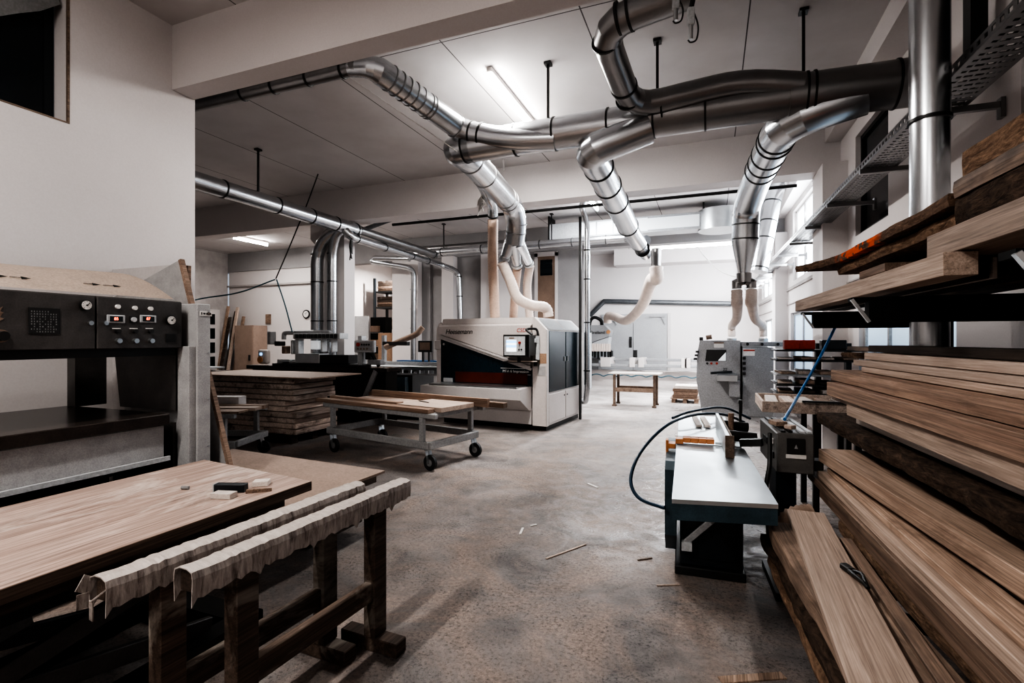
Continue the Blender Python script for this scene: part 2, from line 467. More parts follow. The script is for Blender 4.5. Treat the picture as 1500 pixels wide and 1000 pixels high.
# back wall
struct('wall_back', MB().rng((-10,19.4,0),(2.0,19.6,ZC)), 'plaster')
struct('trim_10', MB().rng((-3.3,18.6,4.35),(1.6,19.4,ZC)), 'plaster')
def P3(px, py, y): return P(px, py, y=y)
d = thing('door_2', None, None, (-2.6,19.4,0)); d['kind'] = 'structure'
xa, xb = P(880,500,y=19.3).x, P(977,500,y=19.3).x
MB().rng((xa+2.6,-.07,0),((xa+xb)/2+2.6-.01,0,2.6)).build('leaf', 'door_grey', d)
MB().rng(((xa+xb)/2+2.6+.01,-.07,0),(xb+2.6,0,2.6)).build('leaf', 'door_grey', d)
b = MB(); xm = (xa+xb)/2+2.6-.1
b.rng((xm-.05,-.09,1.35),(xm+.05,-.07,1.75)); b.bar((xm,-.1,1.6),(xm,-.16,1.6),.04,.04); b.build('handle', 'black', d)
for xx in (xa+2.75, xb+2.6-.5):
    b = MB(); b.bar((xx-.1,-.1,2.5),(xx+.45,-.1,2.5),.06,.06); b.bar((xx+.3,-.1,2.5),(xx+.45,-.1,2.2),.04,.04); b.build('door_closer', 'machine_grey', d)
b = MB(); b.rng((xb+2.62,-.05,0),(xb+2.72,0,2.62)); b.build('frame', 'white_panel', d)
# right wall, turned very slightly
WR = thing('wall_right', None, None, (2.04,0,0), math.radians(1.5)); WR['kind'] = 'structure'
holes = [(1.2,4.4,3.0,4.3),(6.9,8.15,3.05,4.4),(10.1,12.9,2.95,4.5),(14.6,18.6,2.95,4.5),(1.0,4.2,.95,2.25),(5.3,8.0,.95,2.25),(10.0,13.2,.95,2.25),(14.8,18.0,.95,2.25)]
b = MB(); ys = sorted({-5.,19.4}|{h[0] for h in holes}|{h[1] for h in holes}); zs = sorted({0.,ZC}|{h[2] for h in holes}|{h[3] for h in holes})
for i in range(len(ys)-1):
    for k in range(len(zs)-1):
        yc, zc = (ys[i]+ys[i+1])/2, (zs[k]+zs[k+1])/2
        if not any(h[0] < yc < h[1] and h[2] < zc < h[3] for h in holes): b.rng((0,ys[i],zs[k]),(.2,ys[i+1],zs[k+1]))
b.build('wall_surface', 'plaster', WR)
b = MB(); b.rng((-.03,-5,2.78),(0,19.3,2.84)); b.rng((-.02,-5,2.45),(0,19.3,2.47)); b.build('ledge', 'plaster_dirty', WR)
win_mat = ['dark_glass','dark_glass','daylight','daylight','dark_glass','daylight_soft','daylight_soft','daylight']
for i, h in enumerate(holes):
    w = thing('window_%d' % (i+2), None, None, (2.04-.0262*h[0], h[0], h[2]), math.radians(1.5)); w['kind'] = 'structure'
    L, H = h[1]-h[0], h[3]-h[2]; b = MB(); t = .055
    b.rng((.06,0,0),(.13,t,H)); b.rng((.06,L-t,0),(.13,L,H)); b.rng((.06,0,0),(.13,L,t)); b.rng((.06,0,H-t),(.13,L,H))
    nd = max(1, round(L/1.0))
    for k in range(1, nd): b.rng((.06,L*k/nd-t/2,0),(.13,L*k/nd+t/2,H))
    b.build('frame', 'machine_light' if i > 3 else ('black' if i < 2 else 'white_panel'), w)
    MB().rng((.09,t,t),(.1,L-t,H-t)).build('pane', win_mat[i], w)
struct('trim_11', MB().rng((1.6,-5,4.62),(2.1,8.9,ZC)), 'plaster')
struct('trim_12', MB().rng((1.5,9.3,4.62),(2.0,14.05,ZC)), 'plaster')
# right-hand columns with their brackets under the beams
b = MB(); b.rng((1.5,8.55,0),(1.86,9.25,ZC)); b.prism([(8.55,4.2),(8.2,4.2),(8.55,3.6)], 'x', 1.5, 1.84); struct('trim_13', MB().rng((1.5,8.5,0),(1.86,9.28,4.2)), 'plaster')
b.bm.free()
b = MB(); b.rng((1.42,13.6,0),(1.72,14.3,4.2)); b.prism([(1.42,4.2),(1.1,4.2),(1.1,3.95),(1.42,3.6)], 'y', 13.7, 14.2); struct('trim_14', b, 'plaster')
# left column under the second beam
b = MB(); b.rng((-8.0,8.95,0),(-7.42,9.3,4.2)); b.prism([(-8.0,4.2),(-8.4,4.2),(-8.4,3.9),(-8.0,3.5)], 'y', 9.0, 9.25); struct('trim_15', b, 'plaster')
# rear of the hall behind the viewer
struct('wall_front', MB().rng((-5.4,-5.2,0),(2.4,-5,ZC)), 'plaster')
# far-left glazed door
d = thing('door_3', None, None, (-17.08,12.0,0)); d['kind'] = 'structure'
y0, y1 = P(283,470,x=-17.05).y-12-.3, P(321,470,x=-17.05).y-12
b = MB(); b.rng((0,y0,0),(.06,y1,2.75)); b.build('panel', 'white_panel', d)
for k in range(5): MB().rng((.06,y0+.15,.12+k*.52),(.07,y1-.2,.5+k*.52)).build('pane', 'dark_glass', d)
# ================================================================ LIGHT
def tube_light(name, label, c, L, axis, glowm, power, color=(1,.96,.92), size=.16, group=None, z_drop=0., spread=None):
    rz = 0 if axis == 'y' else PI/2
    t = thing(name, label, 'lamp', (c[0], c[1], c[2]), rz, group)
    MB().box((0,0,.02),(.07,L,.06), bev=.008).build('housing', 'white_paint', t)
    MB().tube([(0,-L*.48,-.07),(0,L*.48,-.07)], .03, 12).rng((-.02,-L*.49,-.1),(.02,-L*.47,-.01)).rng((-.02,L*.47,-.1),(.02,L*.49,-.01)).build('tube', glowm, t)
    if z_drop:
        for s in (-.4,.4): MB().cyl((0,L*s,.05),(0,L*s,.05+z_drop),.008,seg=8).build('hanger_rod', 'black', t)
    l = bpy.data.lights.new('tube_lamp', 'AREA'); l.shape = 'RECTANGLE'; l.size = .14; l.size_y = L; l.energy = power; l.color = color
    o = bpy.data.objects.new('tube_lamp', l); COL.objects.link(o); o.location = (c[0], c[1], c[2]-.115); o.rotation_euler = (0,0,rz)
    return t
zl = ZC-.055
a0, a1 = P(717,113,z=zl), P(781,175,z=zl)
tube_light('fluorescent_lamp', 'glowing fluorescent tube on ceiling above the big horizontal duct', ((a0.x+a1.x)/2, (a0.y+a1.y)/2, zl), 1.6, 'y', 'tube_glow', 240)
tube_light('fluorescent_lamp', 'bright fluorescent tube on the dim ceiling at far left beyond the beam', (-13.7,12.1,zl), 1.3, 'y', 'tube_glow', 85)
tube_light('fluorescent_lamp', 'fluorescent tube on ceiling behind the slanting steel branch duct', (-2.55,11.4,zl), 1.5, 'y', 'tube_glow_far', 200, (.95,.97,1))
tube_light('fluorescent_lamp', 'dazzling long fluorescent lamp hung before the back wall', (-.15,15.2,4.35), 3.2, 'x', 'tube_glow_far', 430, (.94,.97,1), z_drop=.5)
tube_light('fluorescent_lamp', 'unseen tube lamp added behind the second beam to brighten the left bay', (-9.9,10.1,zl), 1.4, 'x', 'tube_glow', 170)  # extra lamp out of view, added to lift the dim left bay
tube_light('fluorescent_lamp', 'small round-glow lamp in the store room behind the opening', (-10.9,16.2,4.5), .5, 'x', 'tube_glow', 260, z_drop=.35)
# lamps of the bay the viewer stands in
tube_light('fluorescent_lamp', 'ceiling tube lamp of the near bay', (-2.6,-.2,zl), 1.6, 'y', 'tube_glow', 155, group='near bay lamps')
tube_light('fluorescent_lamp', 'ceiling tube lamp of the near bay', (-1.2,-3.4,zl), 1.6, 'y', 'tube_glow', 80, group='near bay lamps')
W = bpy.data.worlds.new('world'); SC.world = W; W.use_nodes = True
W.node_tree.nodes['Background'].inputs['Color'].default_value = (.75,.85,1,1); W.node_tree.nodes['Background'].inputs['Strength'].default_value = .5
# daylight through the far clerestory windows
for (y, L, e) in ((11.5,2.6,150),(16.6,3.8,230)):
    l = bpy.data.lights.new('window_daylight', 'AREA'); l.shape = 'RECTANGLE'; l.size = 1.3; l.size_y = L; l.energy = e; l.color = (.88,.94,1)
    o = bpy.data.objects.new('window_daylight', l); COL.objects.link(o); o.location = (2.0-.026*y, y, 3.75); o.rotation_euler = (0, PI/2+.25, math.radians(1.5))
SC.view_settings.view_transform = 'AgX'; SC.view_settings.look = 'AgX - Very High Contrast'; SC.view_settings.exposure = .0
# ================================================================ EXTRACTION DUCTS
YT, ZT = 5.72, 4.05
def Pt(px, y=YT, z=ZT):   # point on the main trunk line at a photo column
    k = (px-750)/FPX; b = k*SN+CS; a = k*CS-SN
    return V((a*y/b, y, z))
def duct(root, name, pts, r, seg=28, mat='galv', rings=(), rad=None, n=3, seam=0.):
    p = fillet(pts, rad if rad else r*2.2, n) if len(pts) > 2 else [V(q) for q in pts]
    o = MB().tube(p, r, seg).build(name, mat, root, True)
    for (q, ax) in rings:
        rr = r if isinstance(r, (int,float)) else r[0]
        MB().ring(q, ax, rr, .02, .009, seg).build('clamp_ring', 'black', root, True)
    return o
def along(a, b, *ts):
    a, b = V(a), V(b); return [(a.lerp(b, t), b-a) for t in ts]
def hanger(root, p, ztop=ZC, r=.013):
    b = MB(); b.bar((p[0],p[1],p[2]), (p[0],p[1],ztop-.01), r*2, r*2, (0,1,0)); b.rng((p[0]-.04,p[1]-.05,ztop-.03),(p[0]+.04,p[1]+.05,ztop-.002))
    b.build('hanger_rod', 'black', root, True)
D = thing('extraction_duct', 'large galvanised extraction duct crossing under the ceiling with branches to the machines', 'duct', (0,YT,ZT))
A = Pt(700); Bq = Pt(1345)
A = V((-2.86,YT,ZT)); B_ = V((1.78,YT,ZT-.03)); M1 = Pt(952); M2 = Pt(1180)
duct(D, 'trunk', [A, M1], .185, 32, 'galv', along(A, M1, .3, .52, .8))
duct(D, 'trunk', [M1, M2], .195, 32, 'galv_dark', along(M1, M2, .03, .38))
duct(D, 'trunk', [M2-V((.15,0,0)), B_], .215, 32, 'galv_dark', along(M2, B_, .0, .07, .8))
# branch from the upper left
la, lb, lc = V((-6.2,4.3,4.47)), P(512,101,y=4.3), P(548,98,y=4.35)
ld, le = P(672,188,y=5.55), P(752,206,y=5.62)
duct(D, 'branch', [la, lb+V((.1,0,0))], .075, 20, 'galv_dark', along(la, lb, .45, .62, .8, .97))
pp = fillet([lb, lc, ld], .35, 4); rr = [.078+(.135-.078)*min(1, i/4) for i in range(len(pp))]
MB().tube(pp, rr, 28).build('branch', 'galv', D, True)
for q, ax in along(lc, ld, .16, .24, .32, .40, .48, .58, .62, .95): MB().ring(q, ax, .135, .012, .008, 28).build('clamp_ring', 'galv_dark' , D, True)
duct(D, 'branch', [ld-(ld-lc).normalized()*.02, ld+V((.12,.04,-.05)), le, le+V((.5,.06,-.03))], .13, 28, 'galv', along(ld+V((.1,.04,-.04)), le, .1, .3))
# end of the trunk turning away to the sander
s1 = V((-3.27,8.35,4.02)); s2 = P(757,326,y=8.62); s3 = P(753,356,y=8.75); s0 = V((-2.97,6.0,4.04))
p = fillet([A+V((.1,0,0)), A-V((.16,0,0)), s0, s1, s2, s3], .42, 4)
MB().tube(p, .185, 32).build('branch', 'galv', D, True)
MB().ring(A, (1,0,0), .185, .02, .008, 32).build('clamp_ring', 'black', D, True)
for q, ax in along(s0, s1, .04, .3, .8, .88): MB().ring(q, ax, .185, .016, .008, 32).build('clamp_ring', 'galv_dark', D, True)
for q, ax in along(s2, s3, .0, .45): MB().ring(q, ax, .185, .016, .008, 32).build('clamp_ring', 'galv_dark', D, True)
# split into three stubs above the sander
stub = [P(739,378,y=8.8), P(757,388,y=9.15), P(774,385,y=9.5)]
for i, q in enumerate(stub):
    st = s3+V(((-.07,.0,.07)[i],0,.02))
    MB().tube([st, st.lerp(q, .8), q], [.125,.09,.085], 20).build('branch_outlet', 'galv', D, True)
    MB().ring(q, q-st, .09, .05, .015, 20).build('clamp_ring', 'steel', D, True)
# small side branch with the taped joint
t0, t1, t2, t3 = P(694,246,y=6.6), P(714,286,y=8.4), P(722,300,y=8.7), P(722,316,y=8.85)
duct(D, 'branch', [t0, t1, t2, t3], .095, 20, 'galv', [(t1, t2-t1), (t3, t3-t2)], .15)
b = MB(); random.seed(5)
for k in range(9):
    a = 1.9+k*.3; c = t1+V((.11*math.cos(a), .02, .11*math.sin(a)-.03))
    b.tube(spline([c, c+V((-.06-.02*random.random(),.0,-.05)), c+V((-.08*random.random()-.02,-.03,-.16-.14*random.random()))], 4), .012, 6)
b.build('tape_ends', 'paper', D, True)
# branch 2 running away along the hall
c0, c1 = P(930,196,y=YT-.02), P(862,222,y=5.6); c2 = V((c1.x+.02,6.0,3.72)); c3 = P(920,332,y=8.9); c4 = P(936,357,y=10.2); c5 = P(946,373,y=10.9)
duct(D, 'branch', [c0+V((.15,0,.05)), c1, c2, c2.lerp(c3,.3)], .175, 32, 'galv', [], .3, 4)
MB().tube([c2.lerp(c3,.28), c3, c3.lerp(c4,.15), c4, c4.lerp(c5,.2), c5], [.175,.175,.15,.15,.115,.115], 32).build('branch', 'galv', D, True)
for q, ax in along(c2, c3, .02, .25, .5, .98): MB().ring(q, ax, .178, .016, .008, 32).build('clamp_ring', 'black', D, True)
for q, ax in along(c4, c5, .0, .5): MB().ring(q, ax, .15, .016, .006, 28).build('clamp_ring', 'black', D, True)
hz = P(961,372,y=11.1); b = MB(); b.cyl(hz+V((0,0,.12)), hz-V((0,0,.25)), .1); b.build('branch_outlet', 'galv_dark', D, True)
# branch 3 to the four-sided planer
e0 = V((1.35,YT,3.97)); e1 = P(1150,178,y=YT+.05); e2 = P(1108,262,y=7.5); e3 = P(1093,305,y=8.3); e4 = P(1091,352,y=8.35); e5 = P(1090,402,y=8.36)
duct(D, 'branch', [e0, e1, e2, e3, e4], .185, 32, 'galv', along(e1, e2, .22, .3, .5, .66, .8)+along(e3, e4, .05, .2, .5, .95), .34, 4)
MB().tube([e4, e4.lerp(e5,.05), e5, e5-V((0,0,.12))], [.185,.185,.08,.08], 28).build('reducer', 'galv', D, True)
MB().ring(e5-V((0,0,.05)), (0,0,1), .085, .14, .02, 20).build('clamp_ring', 'galv_dark', D, True)
# pipe along the top of the trunk, turning back overhead
f0, f1 = Pt(1175, YT-.1, ZT+.06), Pt(1085, YT-.16, ZT+.17); f2, f3, f4, f5 = P(926,158,y=5.5), P(880,38,y=4.35), P(906,14,y=4.28), P(1010,-12,y=4.25)
duct(D, 'branch', [f0, f1, f2, f3, f5], .125, 28, 'galv_dark', along(f2, f3, .14, .30, .85)+along(f3, f5, .22, .35), .3, 4)
MB().ring(f2+V((.3,.05,.0)), (1,0,0), .125, .016, .009, 28).build('clamp_ring', 'black', D, True)
for q in (P(803,178,y=YT), P(963,142,y=YT), P(1177,120,y=YT)): hanger(D, q)
hanger(D, P(738,232,y=7.2)+V((0,0,-.2)), ZC, .008) if False else None
MB().bar(P(738,250,y=8.5), P(738,208,y=8.5)+V((0,0,.35)), .03, .03, (0,1,0)).build('hanger_rod', 'white_panel', D, True)

# riser pipe close to the right wall
q0 = P(1361.5,300,x=1.3)
R_ = thing('riser_pipe', 'thick vertical steel pipe standing in front of the cable tray at right', 'pipe', (q0.x,q0.y,0))
MB().tube([(0,0,0),(0,0,3.06)], .104, 32).build('pipe_section', 'galv', R_)
MB().tube([(0,0,3.06),(0,0,ZC-.005)], .107, 32).build('pipe_section', 'galv', R_)
MB().ring((0,0,3.05), (0,0,1), .104, .02, .012, 32).build('clamp_ring', 'black', R_)

# second branch beside it near the planer
g = [P(1112,398,y=11.0), P(1133,290,y=11.2), P(1140,270,y=11.3), P(1118,270,y=11.9)]
G = thing('extraction_duct', 'slimmer galvanised pipe with elbow top leaning behind the planer branch', 'duct', g[0])
duct(G, 'pipe_section', [g[0], g[1], g[2], g[3]], .15, 24, 'galv', along(g[0], g[1], .05, .45, .68, .95), .22)
b = MB(); b.bar(P(1105,285,y=12.0), P(1105,352,y=12.0), .35, .3, (0,1,0)); b.build('damper_box', 'galv_dark', G, True)

# thin vertical pipes right of the sander
K = thing('drop_pipe', 'tall thin steel drop pipe standing on the floor right of the sander', 'pipe', P(857,600,y=10.33)*1)
kb = P(860,600,y=10.4); x0, y0 = kb.x, kb.y; K.location = (x0,y0,0)
top = P(851,302,y=10.3); j = P(866,272,y=9.0)
MB().tube(fillet([P(853,588,y=10.4), P(858,588,y=10.4), P(860,570,y=10.4), (x0,y0,4.1), top, j], .16, 4), .058, 16).build('pipe_section', 'galv', K, True)
for z in (1.0,2.0,2.9,3.5): MB().ring((x0,y0,z), (0,0,1), .058, .025, .01, 16).build('clamp_ring', 'black', K, True)
MB().ring(j.lerp(top,.3), j-top, .07, .12, .015, 16).build('clamp_ring', 'galv_dark', K, True)
kp = P(850,614,z=0)
solo('support_pole', MB().bar((kp.x,kp.y,0),(kp.x,kp.y,4.18),.05,.05,(0,1,0)), 'black', 'slim black pole on the floor beside the drop pipe', 'pole')

# ---- left-hand duct system
XL, ZL = -7.2, 4.03
Lp = lambda y: V((XL, y, ZL))
Q = thing('extraction_duct', 'left steel duct running away under the second beam with drops to the machines', 'duct', Lp(8))
duct(Q, 'trunk', [Lp(4.2), Lp(9.1)], .14, 24, 'galv', along(Lp(4.2), Lp(9.1), .33, .55, .72, .86, .985))
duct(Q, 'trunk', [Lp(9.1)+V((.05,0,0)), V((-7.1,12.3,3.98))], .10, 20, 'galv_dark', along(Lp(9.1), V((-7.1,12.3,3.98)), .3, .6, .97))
u = V((-7.05,8.7,3.8)); v_ = P(646,388,y=13.3); v2 = P(672,398,y=13.5); v3 = P(674,470,y=13.5)
duct(Q, 'branch', [Lp(8.6), u, v_, v2, v3], .085, 18, 'galv', along(u, v_, .05, .3, .6, .8)+along(v2, v3, .1, .5), .22)
for (x, y, r) in ((-8.02,8.79,.13), (-7.62,8.80,.1)):
    top = V((x, y, 3.55)); m = 'galv'
    duct(Q, 'drop', [Lp(8.75), V(((XL+x)/2, 8.7, 3.92)), top, V((x,y,.004))], r, 22, 'galv', [(V((x,y,z)), (0,0,1)) for z in (3.5,2.9,2.05)], .3)
dd = [P(490,345,y=8.75)]
w0, w1, w2 = P(520,338,y=9.2), P(555,328,y=9.4), P(584,317,y=9.6)
duct(Q, 'branch', [Lp(9.05), w0, w1, w2, P(880,279,y=9.62)], [.07]*99, 16, 'conduit', [], .2) if False else MB().tube(fillet([Lp(9.0)+V((.05,.1,.02)), w0+V((.15,.1,.03)), w2, P(830,288,y=9.6)], .3, 4), .05, 14).build('branch', 'conduit', Q, True)
b = MB(); random.seed(11)
for k in range(7):
    c = V((-7.0+.05*random.random(), 8.62, 3.72-.02*k)); b.tube(spline([c, c+V((.05*random.random(),-.05,-.12)), c+V((.1*random.random()-.05,0,-.3))], 4), .012, 6)
b.cyl((-6.95,8.6,3.7),(-6.95,8.6,3.45),.03,seg=10); b.build('cable_cluster', 'black', Q, True)
hanger(Q, V((XL,6.5,ZL+.14)))
# cross pipe in front of the inner wall
x0_, x1_ = P(606,372,y=12.6), P(925,348,y=12.6)
T = thing('extraction_duct', 'long level steel pipe running crosswise in front of the inner wall', 'duct', x0_)
duct(T, 'pipe_section', [x0_, x1_, P(946,352,y=11.2)], .11, 20, 'galv', along(x0_, x1_, .15, .35, .62, .76, .9), .3)
duct(T, 'pipe_section', [x0_+V((.2,.15,.14)), x1_.lerp(x0_, .45)+V((0,.15,.14))], .09, 16, 'galv_dark')
for px_, tp in ((650,322), (503,330), (808,300)):
    q = P(px_, 372-(px_-606)*.075, y=12.6); 
    if px_ > 600: hanger(T, q)
# pipe hooking over to the opening
h = [P(548,378,y=13.0), P(545,383,y=13.0), P(600,392,y=13.4), P(606,400,y=13.5), P(605,500,y=13.6)]
H_ = thing('extraction_duct', 'thin steel pipe with bend dropping down the pale pilaster beside the opening', 'duct', h[-1])
duct(H_, 'pipe_section', [P(600,379,y=12.9), h[0], h[1], h[2], h[3], V((h[4].x,h[4].y,.004))], .085, 16, 'galv', [(V((h[4].x,h[4].y,z)), (0,0,1)) for z in (3.2,2.6,2.0)], .2)
# conduit on back wall
zc1 = P(1085,445,y=19.3); zc0 = P(885,441,y=19.3); z2 = P(864,462,y=19.3)
solo('wall_conduit', MB().tube([zc1, zc0, z2], .09, 10).tube([P(1084,362,y=19.3), P(1083,440,y=19.3)], .04, 8), 'conduit', 'grey conduit run along the back wall above the double door', 'conduit')

# ---- flexible hoses
def hose(label, pts, r, mat='hose', pitch=.05, amp=.05, group=None):
    return solo('flexible_hose', MB().hose(spline(pts, 10), r, pitch, amp), mat, label, 'hose', group)
TOPZ = 2.07
sx = lambda px, y: P(px, 458, y=y)
p0 = t3; e = P(725,458,y=9.15)
hose('straight brown flexible hose dropping from a side branch to the sander top', [p0+(t3-t2).normalized()*.08, p0.lerp(e,.5)+V((-.02,0,0)), V((e.x,9.15,TOPZ+.012))], .098)
q = stub[0]
hose('pale flexible hose curving over the right half of the sander top', [q+(q-s3).normalized()*.095, P(747,410,y=8.98), P(758,436,y=9.1), P(778,447,y=9.3), P(795,449,y=9.5), V((P(803,452,y=9.6).x-.02,9.6,TOPZ+.16)), V((P(803,455,y=9.6).x,9.62,TOPZ+.025))], .10, 'hose_pale')
q = stub[1]
hose('second brown flexible hose partly hidden behind the curving pale hose', [q+(q-s3).normalized()*.095, P(755,420,y=9.5), V((P(752,455,y=9.8).x,9.8,TOPZ+.03))], .085)
q = stub[2]
hose('rearmost pale flexible hose of the bunch over the sander', [q+(q-s3).normalized()*.095, P(772,420,y=9.9), V((P(776,455,y=10.3).x,10.3,TOPZ+.03))], .085, 'hose_pale')
hose('long pale flexible hose hanging in a loop before the back wall', [hz-V((0,0,.27)), hz+V((.0,.06,-.5)), P(954,412,y=12), P(940,448,y=14.5), P(918,469,y=16.5), P(901,464,y=17.6), P(891,463,y=18.0), P(890,472,y=18.1)], .14, 'hose_pale', .09)
pe = e5-V((0,0,.225))
for s_ in (-.1,.1): MB().tube([e5+V((s_*.3,0,-.09)), e5+V((s_,.015,-.125)), e5+V((s_,.015,-.207))], .07, 18).build('branch_outlet', 'galv_dark', D, True)
hose('left pale hose of the forked pair above the four-sided planer', [pe+V((-.1,0,0)), pe+V((-.1,.03,-.2)), P(1080,440,y=8.9), P(1079,466,y=10.6), V((P(1072,492,y=12.4).x,12.35,1.95)), V((P(1072,492,y=12.4).x,12.4,1.72))], .08, 'hose_pale')
hose('right pale hose of the forked pair above the four-sided planer', [pe+V((.1,.03,0)), pe+V((.1,.05,-.2)), P(1100,440,y=9.2), P(1106,466,y=10.8), V((P(1116,492,y=12.5).x,12.4,1.95)), V((P(1118,492,y=12.5).x,12.5,1.72))], .08, 'hose_pale')

# ---- fabric/metal air duct at the back
yv = 12.85; a0, a1 = P(803,343,y=yv), P(1032,322,y=yv)
Z0, Z1 = 4.28, 4.68
AD = thing('air_duct', 'perforated white air duct box under the ceiling at the back', 'duct', (a0.x,yv,Z0))
L = a1.x-a0.x
MB().rng((0,0,0),(L,.5,Z1-Z0)).build('duct_body', 'machine_light', AD)
n = 9
for k in range(n):
    if k in (7,): continue
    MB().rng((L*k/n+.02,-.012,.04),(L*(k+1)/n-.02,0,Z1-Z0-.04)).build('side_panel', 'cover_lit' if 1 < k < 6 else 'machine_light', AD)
b = MB(); b.rng((L*.61,-.013,.06),(L*.97,-.0125,.34))
for i in range(26):
    for k in range(3):
        xx = L*.62+L*.34*i/26+(.03 if k%2 else 0); b.disc((xx,-.0125,.09+k*.11), (0,-1,0), .026, .004, 10)
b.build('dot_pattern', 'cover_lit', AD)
for xx in (.02, L*.5, L-.02): MB().rng((xx-.02,-.02,-.03),(xx+.02,.52,ZC-Z0-.005)).build('hanger_strap', 'black', AD)
c = V((L+.35,.25,(Z1-Z0)/2+.02))
b = MB(); b.tube([c-V((0,0,.26)), c+V((0,0,.22))], .5, 32); b.build('elbow', 'steel', AD)
# cable tray on right wall
CT = thing('cable_tray', 'long perforated steel cable tray running along the right wall', 'cable tray', (2.04,0,3.33), math.radians(1.5))
x1t, x2t = -.50, -.21
b = MB(); y = 3.2
while y < 19:
    b.rng((x1t,y,0),(x2t,y+.045,.004)); y += .07
b.rng((x1t,3.2,-.001),(x1t+.03,19,.002)); b.rng((x2t-.03,3.2,-.001),(x2t,19,.002))
for k in range(1,5): b.rng((x1t+.058*k,3.2,-.001),(x1t+.058*k+.012,19,.002))
b.build('tray_floor', 'galv_dark', CT)
for xx in (x1t, x2t):
    b = MB(); b.rng((xx-.003,3.2,0),(xx+.003,19,.022)); b.rng((xx-.003,3.2,.05),(xx+.003,19,.07)); y = 3.2
    while y < 19: b.rng((xx-.003,y,.02),(xx+.003,y+.04,.052)); y += .08
    b.build('tray_side', 'galv_dark', CT)
y = 4.6
while y < 18.5:
    b = MB(); b.rng((x1t-.02,y-.02,-.05),(-.003,y+.02,-.006)); b.rng((-.03,y-.03,-.12),(-.003,y+.03,.02)); b.build('bracket', 'galv_dark', CT); y += 1.35
for k in range(3): MB().tube([(x1t+.07+.07*k, 3.2, .03), (x1t+.08+.06*k, 10, .03), (x1t+.07+.07*k, 18, .03)], .014, 8).build('cable', 'black', CT)
q = P(1434,20,x=1.75)
solo('strut_channel', MB().rng((1.74,4.62,3.45),(1.84,4.74,4.6)), 'black', 'black perforated upright channel above the cable tray at top right', 'channel')
# air couplings hanging from above
for i, (px_, py_, s) in enumerate(((990,30,.8), (1012,58,1.))):
    q = P(px_, py_, y=4.0); q = V((q.x,4.0,q.z))
    a = thing('air_coupling', ('shorter chrome air coupling hanging left at top centre', 'longer chrome air coupling hanging lowest at top centre')[i], 'air coupling', q, 0)
    MB().cyl((0,0,0),(0,0,.12*s),.016,seg=14).build('nozzle', 'steel', a)
    MB().box((0,0,.17*s),(.05,.045,.13*s),.3,.006).build('body', 'machine_light', a)
    MB().tube(spline([(.02,0,.2*s),(.05,.01,.1*s),(.04,0,-.005),(.0,0,-.02),(-.02,0,.0)],6),.006,8).build('latch_loop', 'black', a)
    MB().tube(spline([(0,0,.22*s),(.02,.0,.35*s),(-.01,.0,.5),(.0,-.02,ZC-q.z-.01)],8),.018,10).build('hanging_hose', 'black', a)
# ropes and hanging air lines
ra, rb, rc, rd = P(466,252,y=7.9), P(404,408,y=7.9), P(296,437,y=7.3), P(428,486,y=8.2)
ra.z = ZC-.005
solo('ceiling_rope', MB().tube(spline([ra, ra.lerp(rb,.3)+V((.03,0,0)), ra.lerp(rb,.7)+V((.0,.02,0)), rb], 6), .012, 8), 'black', 'thin black cord hanging from the ceiling to the knot of the air lines', 'rope')
rm = (rb+rc)/2-V((0,0,.08))
solo('hanging_air_line', MB().tube(spline([rb+V((-.02,0,-.015)), rm, rc, P(255,447,y=6.7)], 8), .014, 8), 'teal_hose', 'thin blue-grey air line stretching left from the knotted cord', 'hose')
solo('hanging_air_line', MB().tube(spline([rb+V((.02,.0,-.015)), rb.lerp(rd,.5)+V((.03,0,0)), rd], 8), .014, 8), 'teal_hose', 'thin blue-grey air line dropping from the knotted cord to the edge bander', 'hose')
wc = [P(510,112,y=4.6), P(670,222,y=5.45)]
solo('hanging_wire', MB().tube([wc[0], wc[1]], .006, 6), 'paper', 'thin white wire slanting across the ceiling left of the big duct', 'wire')
solo('hanging_wire', MB().tube(spline([P(1018,358,y=14.9), P(1036,380,y=14), P(1058,398,y=12.5), P(1087,408,y=9.5)], 8), .014, 8), 'paper', 'white cable sagging from the dazzling lamp to the planer branch', 'wire')
solo('beam_conduit', MB().tube([(-6.5,9.42,4.16),(1.3,9.42,4.16)], .03, 10), 'black', 'black conduit along the far lower edge of the second beam', 'conduit')
o = solo_sheet.build('hanging_plastic_sheet', 'plastic_grey'); o.location = (-5.36,1.55,3.6)
tag(o, 'crumpled grey plastic sheet hanging in the dark hatch at upper left', 'sheet')
# ================================================================ HOT PRESS AT LEFT
XF = -3.6
PR = thing('hot_press', 'old dark hot press with dials and red digits on its control panel', 'press', (XF, 1.4, 0))
def pf(px, py, off=0.):   # a pixel on the press front -> local (y,z)
    q = P(px, py, x=XF+off); return q.y-1.4, q.z
yE = pf(267,440)[0]; y0 = -2.6
zt, zb = 1.925, 1.59
yS = pf(141,440)[0]
b = MB(); b.rng((-.5,y0,zb),(-.02,yE,zt)); b.rng((-.02,y0,zb),(0,yS-.004,zt-.004),.004); b.build('head', 'press_dark', PR)
cabd = MB().rng((-.02,yS+.004,zb),(.004,yE-.005,zt-.004),.004).build('panel_door', 'press_dark', PR)
MB().rng((-.5,y0,zb-.055),(-.03,yE-.03,zb)).build('upper_platen', 'black', PR)
MB().rng((-1.15,y0,1.045),(.02,2.56-1.4-.08,1.125),.006).build('lower_platen', 'dark_laminate', PR)
b = MB(); b.rng((-1.1,y0,.78),(-.02,1.06,1.045)); b.build('apron', 'press_grey', PR)
b = MB(); b.rng((-.02,y0,.78),(.05,1.06,.80)); b.rng((.03,y0,.78),(.05,1.06,.83)); b.build('gutter', 'machine_light', PR)
b = MB(); b.rng((-1.0,y0,0),(-.35,.9,.78)); b.build('base', 'black_matt', PR)
